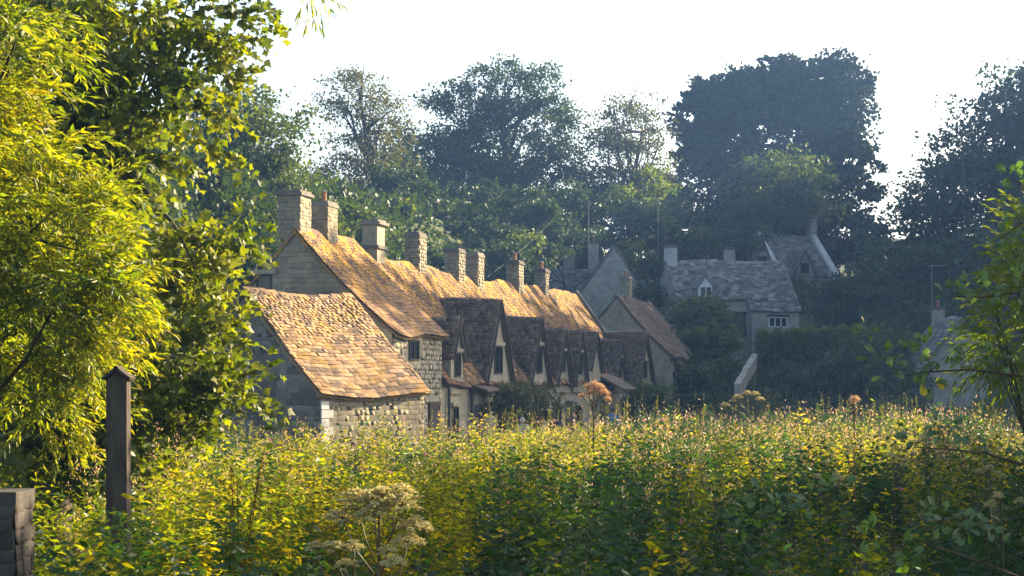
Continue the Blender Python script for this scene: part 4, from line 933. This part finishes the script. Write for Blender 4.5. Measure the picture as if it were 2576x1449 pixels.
# ------------------------------------------------------------------ the meadow
def vnoise(X, Y, s, k=0):
    return (np.sin(X * s + 1.7 * k + 1.3 * np.sin(Y * s * .7 + k)) + np.sin(Y * s * 1.13 + 2.1 * k + 1.1 * np.sin(X * s * .83 + 2 * k))) * .5
CLUMPS = [(960, 1030, 42, 2.2), (1250, 1030, 46, 2.0), (1330, 1035, 50, 2.0), (1120, 1068, 44, 2.0), (560, 1028, 21, 1.3), (430, 1050, 19, 1.1), (720, 1068, 30, 1.4), (620, 1120, 24, 1.2), (1560, 1030, 52, 2.5), (1700, 1012, 62, 3.0), (2050, 1008, 58, 3.2), (2180, 1000, 60, 2.0), (2350, 1005, 55, 3), (200, 1120, 15.5, .9), (110, 1150, 14.5, .7), (1650, 1060, 34, 1.8), (1850, 1050, 38, 2.5), (1750, 1180, 17, 1.3), (1450, 1240, 14, 1.2), (2450, 1040, 30, 3), (300, 1215, 11.6, .7), (450, 1195, 13, .9), (150, 1190, 13.8, .6), (700, 1250, 12, 1), (1100, 1300, 11, .8), (1500, 1330, 10, .8), (1900, 1330, 11, 1), (2300, 1300, 11, 1), (1650, 1230, 14, 1), (2000, 1190, 16, 1.2), (850, 1170, 17, 1.2), (1300, 1190, 17, 1.2), (180, 1330, 10, .6), (500, 1330, 10.5, .7), (1750, 1120, 24, 1.5), (1150, 1120, 26, 1.6), (2250, 1120, 22, 1.6), (2480, 1180, 15, 1.2)]
CL = [(at(x, y, Y), r) for x, y, Y, r in CLUMPS if Y > 29]
def veg_top(X, Y):
    h = 1.75 - .4 * sst(60, 42, Y) - .3 * sst(30, 20, Y) + .2 * vnoise(X, Y, .55) + (.14 + .12 * sst(26, 12, Y)) * vnoise(X, Y, 1.7, 2) + .1 * vnoise(X, Y, .21, 4) 
    for c, r in CL:
        g = np.exp(-((X - c.x) ** 2 + ((Y - c.y) * .7) ** 2) / (2 * (r * .45) ** 2)); h = h * (1 - g) + g * np.maximum(h, c.z)
    return h
def clear(X, Y):
    dx = X - RO.x; dy = Y - RO.y; u = RU.x * dx + RU.y * dy; v = RV.x * dx + RV.y * dy
    ub = BARN.u.x * (X - BARN.o.x) + BARN.u.y * (Y - BARN.o.y); vb_ = BARN.v.x * (X - BARN.o.x) + BARN.v.y * (Y - BARN.o.y)
    return ~((v < 3.2) & (u > -9)) & ~((ub > -1.2) & (ub < 5.2) & (vb_ < 1.2) & (vb_ > -9)) & ~((X < -3.0) & (Y > 11.2) & (Y < 13)) & ~(np.hypot(X - px_.x, Y - px_.y) < .2)
def scatter(y0, y1, dens, pad=0.04):
    w = .268 + pad; n = int(dens * w * (y1 ** 2 - y0 ** 2))
    Y = np.sqrt(rng.uniform(y0 ** 2, y1 ** 2, n)); X = rng.uniform(-1, 1, n) * w * Y
    ok = clear(X, Y); return X[ok], Y[ok]
def clumped(y0, y1, dens, rmin, rmax, ns):
    """leafy clumps with low gaps between them: returns stem feet and stem heights"""
    CX, CY = scatter(y0, y1, dens); n = len(CX); R = rng.uniform(rmin, rmax, n); H = veg_top(CX, CY) * rng.uniform(.66, 1.0, n)
    for c, r in CL:
        if y0 <= c.y < y1:
            m_ = max(5, int(r * 6)) if c.y < 22 else max(6, int(r * 6)); q = rng.normal(0, r * .33, (m_, 2)); CX = np.append(CX, c.x + q[:, 0]); CY = np.append(CY, c.y + q[:, 1])
            R = np.append(R, rng.uniform(rmin, rmax, m_)); H = np.append(H, c.z * np.exp(-(q ** 2).sum(1) / (2 * (r * .9) ** 2)) * rng.uniform(.9, 1.04, m_))
    k = np.repeat(np.arange(len(CX)), ns); a = rng.uniform(0, 6.28, len(k)); t = np.sqrt(rng.random(len(k)))
    X = CX[k] + np.cos(a) * t * R[k]; Y = CY[k] + np.sin(a) * t * R[k]; Hh = H[k] * (1 - .36 * t * t) * rng.uniform(.86, 1.05, len(k))
    ok = clear(X, Y); lean = np.stack([np.cos(a) * t * .16, np.sin(a) * t * .16], -1) + rng.normal(0, .05, (len(k), 2))
    kind = np.where((CY[k] < 24) | (CX[k] > .02 * CY[k] + (k % 5) * .6), np.where(k % 4, 2, 0), k % 3)  # near and right-hand clumps mostly take the leaf with shade in its colour
    return X[ok], Y[ok], np.clip(Hh[ok], .35, 2.62), lean[ok], kind[ok]
def grow(X, Y, H, lean, nl, ln, wd, droop, shape, low=.2):
    """one upright stem for each point, leaves all the way up and shorter towards the tip"""
    n = len(X); G = ground_z(X, Y); yaw = rng.uniform(0, 6.28, n); parts = []
    for j in range(nl):
        t = low + (1 - low) * (j + rng.random(n)) / nl; a = yaw + j * 2.4 + rng.normal(0, .4, n)
        P = np.stack([X + lean[:, 0] * t * t * H, Y + lean[:, 1] * t * t * H, G + t * H], -1)
        Dv = np.stack([np.cos(a), np.sin(a), .35 + 1.3 * np.maximum(0, t - .65) - droop * rng.random(n) * 1.6], -1)
        s = rng.uniform(.65, 1.3, n) * (1.1 - .65 * t)
        parts.append(leaf_mesh(P, Dv, np.array([0, -.1, .4]) + rng.normal(0, .7, (n, 3)), ln * s, wd * s, shape))
    tips = np.stack([X + lean[:, 0] * H, Y + lean[:, 1] * H, G + H], -1); foot = np.stack([X, Y, G], -1)
    return join(parts), foot, tips
def stems(foot, tips, w):
    n = len(foot); s = np.array([w, 0, 0]); V = np.stack([foot - s, foot + s, tips], 1).reshape(-1, 3)
    return V, np.arange(3 * n).reshape(-1, 3)
Lf, St, Fl = [[], []], [], []
def fluff(tips, n, size, ln, wd):
    k = rng.integers(0, len(tips), n); P = tips[k] + rng.normal(0, 1, (n, 3)) * np.array([size * .3, size * .3, size * .9]) - np.array([0, 0, size * .7])
    D0 = rdir(n) * .8; D0[:, 2] += .9
    return leaf_mesh(P, D0, rdir(n), ln * rng.uniform(.6, 1.4, n), wd)
for (y0, y1, dens, rmin, rmax, ns, nl, ln, wd, dr, shp, sw, fn, fs, fl, fw) in [
        (7.4, 15, .6, .24, .5, 11, 20, .16, .052, .55, LEAF4, .004, 0, 0, 0, 0),
        (15, 27, .4, .35, .7, 12, 18, .19, .06, .5, LEAF2, .005, 4000, .1, .035, .009),
        (27, 52, .36, .5, 1.0, 16, 17, .23, .075, .4, LEAF2, .007, 8000, .15, .06, .014),
        (52, 108, .28, .7, 1.3, 13, 14, .32, .11, .3, LEAF2, .012, 9000, .24, .1, .026)]:
    X, Y, H, ln_, kind = clumped(y0, y1, dens, rmin, rmax, ns)
    for q in (0, 1):
        ok = (kind == 2) if q else (kind != 2)
        g, f, tp = grow(X[ok], Y[ok], H[ok], ln_[ok], nl, ln, wd * (1.25 if q else 1), dr, shp, .36); Lf[q].append(g); St.append(stems(f, tp, sw))
        if fn: Fl.append(fluff(tp[rng.random(len(tp)) < np.where(tp[:, 0] > .02 * tp[:, 1], .85, .3)], fn, fs, fl, fw))
    if y0 < 20:                              # low undergrowth between the clumps
        X, Y = scatter(y0, y1, 4 if y0 < 10 else 2); g, f, tp = grow(X, Y, rng.uniform(.35, .9, len(X)), rng.normal(0, .1, (len(X), 2)), 12, ln * 1.2, wd * 1.3, .5, LEAF2); Lf[1].append(g)
MOUNDS = [(205, 1215, 120, 11.3), (310, 1205, 60, 11.9), (270, 1225, 70, 11.2), (150, 1290, 90, 10.4), (270, 1300, 70, 10.6), (440, 1290, 90, 10.8), (560, 1250, 110, 12.5), (720, 1265, 120, 12.2), (640, 1340, 100, 10.4), (850, 1300, 110, 12), (1090, 1370, 80, 10.2), (1240, 1360, 90, 10.6), (1430, 1212, 110, 13.2), (1540, 1225, 130, 13), (1380, 1330, 90, 10.8), (1500, 1340, 110, 10.4), (1680, 1320, 120, 10.6), (1790, 1255, 110, 13), (1940, 1320, 110, 11.2), (2090, 1240, 120, 13.6), (2240, 1195, 130, 15), (2390, 1235, 120, 13.2), (2530, 1195, 120, 14), (2330, 1350, 130, 10.4), (2180, 1330, 90, 11),
    (110, 1130, 90, 15.2), (220, 1112, 80, 15.8), (60, 1180, 70, 14.6), (330, 1150, 60, 16.5), (390, 1060, 60, 19), (450, 1085, 70, 18.4), (545, 1028, 75, 20), (600, 1080, 60, 20.5), (500, 1130, 110, 17.6), (650, 1130, 80, 20), (720, 1066, 42, 25), (700, 1120, 80, 23), (800, 1115, 70, 26), (870, 1135, 70, 24), (960, 1150, 100, 21.5), (1080, 1165, 100, 20), (1110, 1120, 90, 26), (1180, 1130, 90, 23.5), (1290, 1150, 110, 21), (1340, 1110, 100, 26), (1460, 1120, 110, 24), (1590, 1095, 100, 27), (1620, 1160, 100, 20), (1720, 1115, 100, 24.5), (1870, 1105, 110, 26), (1900, 1175, 110, 18), (2030, 1085, 110, 27), (2060, 1160, 110, 19), (2180, 1085, 110, 26), (2330, 1080, 110, 26.5), (2380, 1140, 110, 19), (2480, 1065, 110, 27), (2540, 1120, 100, 20), (1010, 1100, 80, 28), (930, 1090, 60, 29)]
for k in range(170):                         # and on towards the row
    Y0 = random.uniform(28, 56); z = 1.58 + .5 * float(vnoise(np.array(k * 1.7), np.array(Y0), .9)) + random.uniform(-.15, .3); MOUNDS.append((random.uniform(-60, 2640), HZ + (EYE - z) / Y0 * FOC, random.uniform(55, 95) * 28 / Y0 ** .8 * .5 + 18, Y0))
for i, (x, y, hw, Y0) in enumerate(MOUNDS):
    c = at(x, y, Y0); R = hw / FOC * Y0 * (1.0 if Y0 < 28 else 1.1); ns = 28 if Y0 < 16 else 32 if Y0 < 28 else 24; a = rng.uniform(0, 6.28, ns); t = np.sqrt(rng.random(ns))
    X = c.x + np.cos(a) * t * R * .8; Y = Y0 + np.sin(a) * t * R * .9; H = c.z * (1 - .3 * t ** 2) * rng.uniform(.9, 1.02, ns); ok = clear(X, Y)
    if ok.sum() < 4: continue
    lean = np.stack([np.cos(a), np.sin(a)], -1) * (t * R * .35 / c.z)[:, None] + rng.normal(0, .02, (ns, 2))
    q = 1 if (y > 1205 and i % 4) or (x > 1250 and y > 1082 and i % 4 and Y0 < 30) or (Y0 > 30 and i % 3 == 0) or ((i * 7) % 5 == 1 and y > 1140) else 0; ln, wd = (.145, .047) if Y0 < 16 else (.175, .055) if Y0 < 28 else (.22, .07)  # q picks the dark leaf, standing in for shade on near and right mounds
    if q: ln, wd = ln * 1.15, wd * 1.35
    g, f, tp = grow(X[ok], Y[ok], H[ok], lean[ok], 22, ln, wd, .75, LEAF4 if Y0 < 16 else LEAF2, .4); Lf[q].append(g); St.append(stems(f, tp, .004))
    if y < 1125 and (not q or Y0 > 28): Fl.append(fluff(tp, 150 if x < 1400 or i % 3 else 260, .06 if Y0 < 28 else .12, .035 if Y0 < 28 else .055, .011))
V, Fa = join(Lf[0]); tag(obj_np('meadow_plants', V, Fa, L['meadow']), 'tangle of tall leafy yellow green meadow plants filling the foreground', 'plants', kind='stuff')
V, Fa = join(Lf[1]); tag(obj_np('nettles', V, Fa, L['nettle']), 'green nettles and undergrowth mixed through the meadow, leaves coloured darker for shade', 'nettles', kind='stuff')
V, Fa = join(St); tag(obj_np('meadow_stems', V, Fa, L['stem']), 'thin brown stems among the meadow plants', 'stems', kind='stuff')
V, Fa = join(Fl); tag(obj_np('seed_heads', V, Fa, L['fluff']), 'pinkish fluffy seed heads on top of the meadow plants', 'seed heads', kind='stuff')
# grasses standing above the rest
X, Y = scatter(24, 75, .9); n = len(X); G = ground_z(X, Y); H = veg_top(X, Y) * rng.uniform(1.0, 1.22, n); ft = np.stack([X, Y, G + .4], -1); tp = np.stack([X + rng.normal(0, .12, n), Y, G + H], -1)
Gp = [stems(ft, tp, .006)]; k = np.repeat(np.arange(n), 9); P = tp[k] - np.array([0, 0, 1.0]) * rng.uniform(0, .28, len(k))[:, None]
D0 = rng.normal(0, .3, (len(k), 3)); D0[:, 2] += 1; Gp.append(leaf_mesh(P, D0, rdir(len(k)), .09, .018))
V, Fa = join(Gp); tag(obj_np('tall_grass', V, Fa, L['grass']), 'straw coloured grass heads standing above the meadow', 'grass', kind='stuff')
# pink flowers and cream umbels dotted through
X, Y = scatter(10, 45, .55, -.01); k = rng.random(len(X)) < .3; X, Y = X[k], Y[k]; n = len(X); P = np.stack([X, Y, ground_z(X, Y) + veg_top(X, Y) * rng.uniform(.85, 1.08, n)], -1)
k = np.repeat(np.arange(n), 7); V, Fa = leaf_mesh(P[k] + rng.normal(0, .012, (len(k), 3)), rdir(len(k)), rdir(len(k)), .035, .026, LEAF4)
tag(obj_np('pink_flowers', V, Fa, L['pink']), 'small pink flowers dotted through the meadow', 'flowers', kind='stuff')

def hogweed(base, H, heads, mat, label, rs=.004, dens=1.0):
    b = Vector(base); o = empty('hogweed', b, label, 'plant', 'hogweed plants')
    top = b + ZA * H; st = MB(); st.tube(wiggle(b, top, 4, .015), [rs * 2.2, rs * 2, rs * 1.8, rs * 1.6, rs * 1.3], 7)
    for (dx, dy, dz, r) in heads:
        c = top + Vector((dx, dy, dz)); j = top - ZA * (random.uniform(.15, .5) * H * .5 + max(0, -dz))
        st.tube([j, j.lerp(c, .5) + Vector((dx * .1, 0, -.03)), c - ZA * r * .45], [rs * 1.1, rs, rs * .8], 6)
        nr = 16; Ps = []
        for i in range(nr):
            a = 2.4 * i; q = math.sqrt((i + .5) / nr) * r; e = c + Vector((math.cos(a) * q, math.sin(a) * q, -.65 * q * q / r + random.uniform(-.01, .01)))
            st.tube([c - ZA * r * .45, e - ZA * .01], [rs * .35, rs * .25], 4, False); Ps.append(tuple(e))
        nf = int(60 * dens); Pn = np.repeat(np.array(Ps), nf, 0); m_ = len(Pn)
        Pn = Pn + rng.normal(0, 1, (m_, 3)) * np.array([r * .13, r * .13, r * (.22 if mat is L['fluff'] else .05)])
        Dv = rdir(m_); Dv[:, 2] *= .4
        V, Fa = leaf_mesh(Pn, Dv, rdir(m_) * .6 + np.array([0, 0, 1.0]), r * .17 * rng.uniform(.6, 1.4, m_), r * .13)
        obj_np('umbel', V, Fa, mat, o)
    st.build('stem', L['stem'], o, True, fix=False)
hb = at(955, 970, 8.6); s = 8.6 / FOC
hogweed((hb.x, hb.y, 0), EYE + (HZ - 1255) * s, [(0, 0, .05, .1), (-.11, .03, .03, .085), (.08, .05, .06, .09), (.1, -.03, .01, .075), (-.17, 0, -.05, .075), (.15, .02, -.09, .08), (.13, -.04, -.16, .07), (-.02, -.05, -.02, .09)], L['cream'], 'big hogweed with a tiered cream seed head near the middle of the foreground')
hb = at(890, 970, 8.3); hogweed((hb.x, hb.y, 0), EYE + (HZ - 1395) * 8.3 / FOC, [(-.09, 0, .06, .05), (-.17, 0, .05, .04), (0, .02, .05, .045), (-.03, -.03, -.02, .05), (.17, -.02, -.01, .055), (.14, .04, .03, .04)], L['cream'], 'lower hogweed with several cream heads at the bottom edge beside the big one')
hb = at(1495, 970, 40); hogweed((hb.x, hb.y, 0), 2.82, [(0, 0, .05, .12), (-.13, .05, 0, .1), (.13, 0, -.02, .1), (.22, 0, -.12, .1), (-.26, 0, -.2, .08), (.06, 0, -.1, .1), (-.1, 0, -.14, .09), (.28, .05, -.26, .08)], L['fluff'], 'tall dried umbel glowing orange above the meadow in front of the row', .012)
hb = at(1880, 970, 52); hogweed((hb.x, hb.y, 0), 2.55, [(0, 0, .1, .13), (-.25, .05, 0, .13), (.2, 0, .08, .12), (.35, 0, -.06, .12), (-.4, 0, -.12, .1), (-.6, 0, -.22, .12)], L['cream'], 'pale hogweed heads in the shade before the bank', .012)
hb = at(2150, 970, 42); hogweed((hb.x, hb.y, 0), 2.55, [(0, 0, .0, .11), (-.04, 0, -.1, .06)], L['fluff'], 'single glowing seed head above the meadow toward the small cottage', .01)
i = 0
for (x, y, Y, lab) in [(2080, 1200, 15, 'pale umbel flowers low in the meadow below the alder spray'), (2150, 1130, 18, 'cream umbels in the middle of the shaded meadow'), (2250, 1150, 17, 'cream umbels beside the shaded pink flowers'), (2490, 1180, 15, 'cream umbels near the edge of the view'), (2520, 1250, 13, 'lowest cream umbels near the edge of the view'), (2330, 1100, 20, 'small cream umbels behind the upper alder spray')]:
    c = at(x, y, Y); hogweed((c.x, c.y, 0), c.z, [(random.uniform(-.1, .1), random.uniform(-.1, .1), random.uniform(-.06, .05), random.uniform(.03, .045)) for _ in range(5)], L['cream'], lab, .003, .6)
# rusty dock
c = at(590, 1150, 15)
o = empty('dock_plant', (c.x, c.y, 0), 'rusty brown dock stalk leaning among the yellow plants', 'plant')
mb = MB(); P = []
for i in range(5):
    a = Vector((c.x + random.uniform(-.12, .02), c.y, .9 + random.uniform(-.1, .1))); e = Vector((c.x + random.uniform(-.02, .22), c.y + random.uniform(-.1, .1), c.z + random.uniform(-.25, .12)))
    mb.tube(wiggle(a, e, 3, .015), [.006, .005, .004, .002], 5)
    for j in range(60): q = a.lerp(e, random.uniform(.35, 1)); P.append(tuple(q + Vector(rdir(1)[0]) * .018))
mb.tube([(c.x - .05, c.y, 0), (c.x - .05, c.y, .9)], [.01, .008], 6); mb.build('stem', L['rust'], o, True, fix=False)
P = np.array(P); V, Fa = leaf_mesh(P, rdir(len(P)), rdir(len(P)), .02, .016); obj_np('seed_clusters', V, Fa, L['rust'], o)['kind'] = 'stuff'

# ------------------------------------------------------------------ haze
m, nt, out = new_mat('haze air')
pv = N(nt, 'ShaderNodeVolumePrincipled'); pv.inputs['Color'].default_value = (0.27, 0.50, 1.0, 1); pv.inputs['Density'].default_value = HAZE_DENSITY; pv.inputs['Anisotropy'].default_value = 0.55
nt.links.new(pv.outputs[0], out.inputs['Volume'])
zt = 46
tag(MB().hexa([(-1000, -420, -3), (1000, -420, -3), (1000, 1600, -3), (-1000, 1600, -3), (-1000, -420, zt), (1000, -420, zt), (1000, 1600, zt), (-1000, 1600, zt)]).build('haze', m), 'thin blue evening haze over the valley', 'haze', kind='stuff')
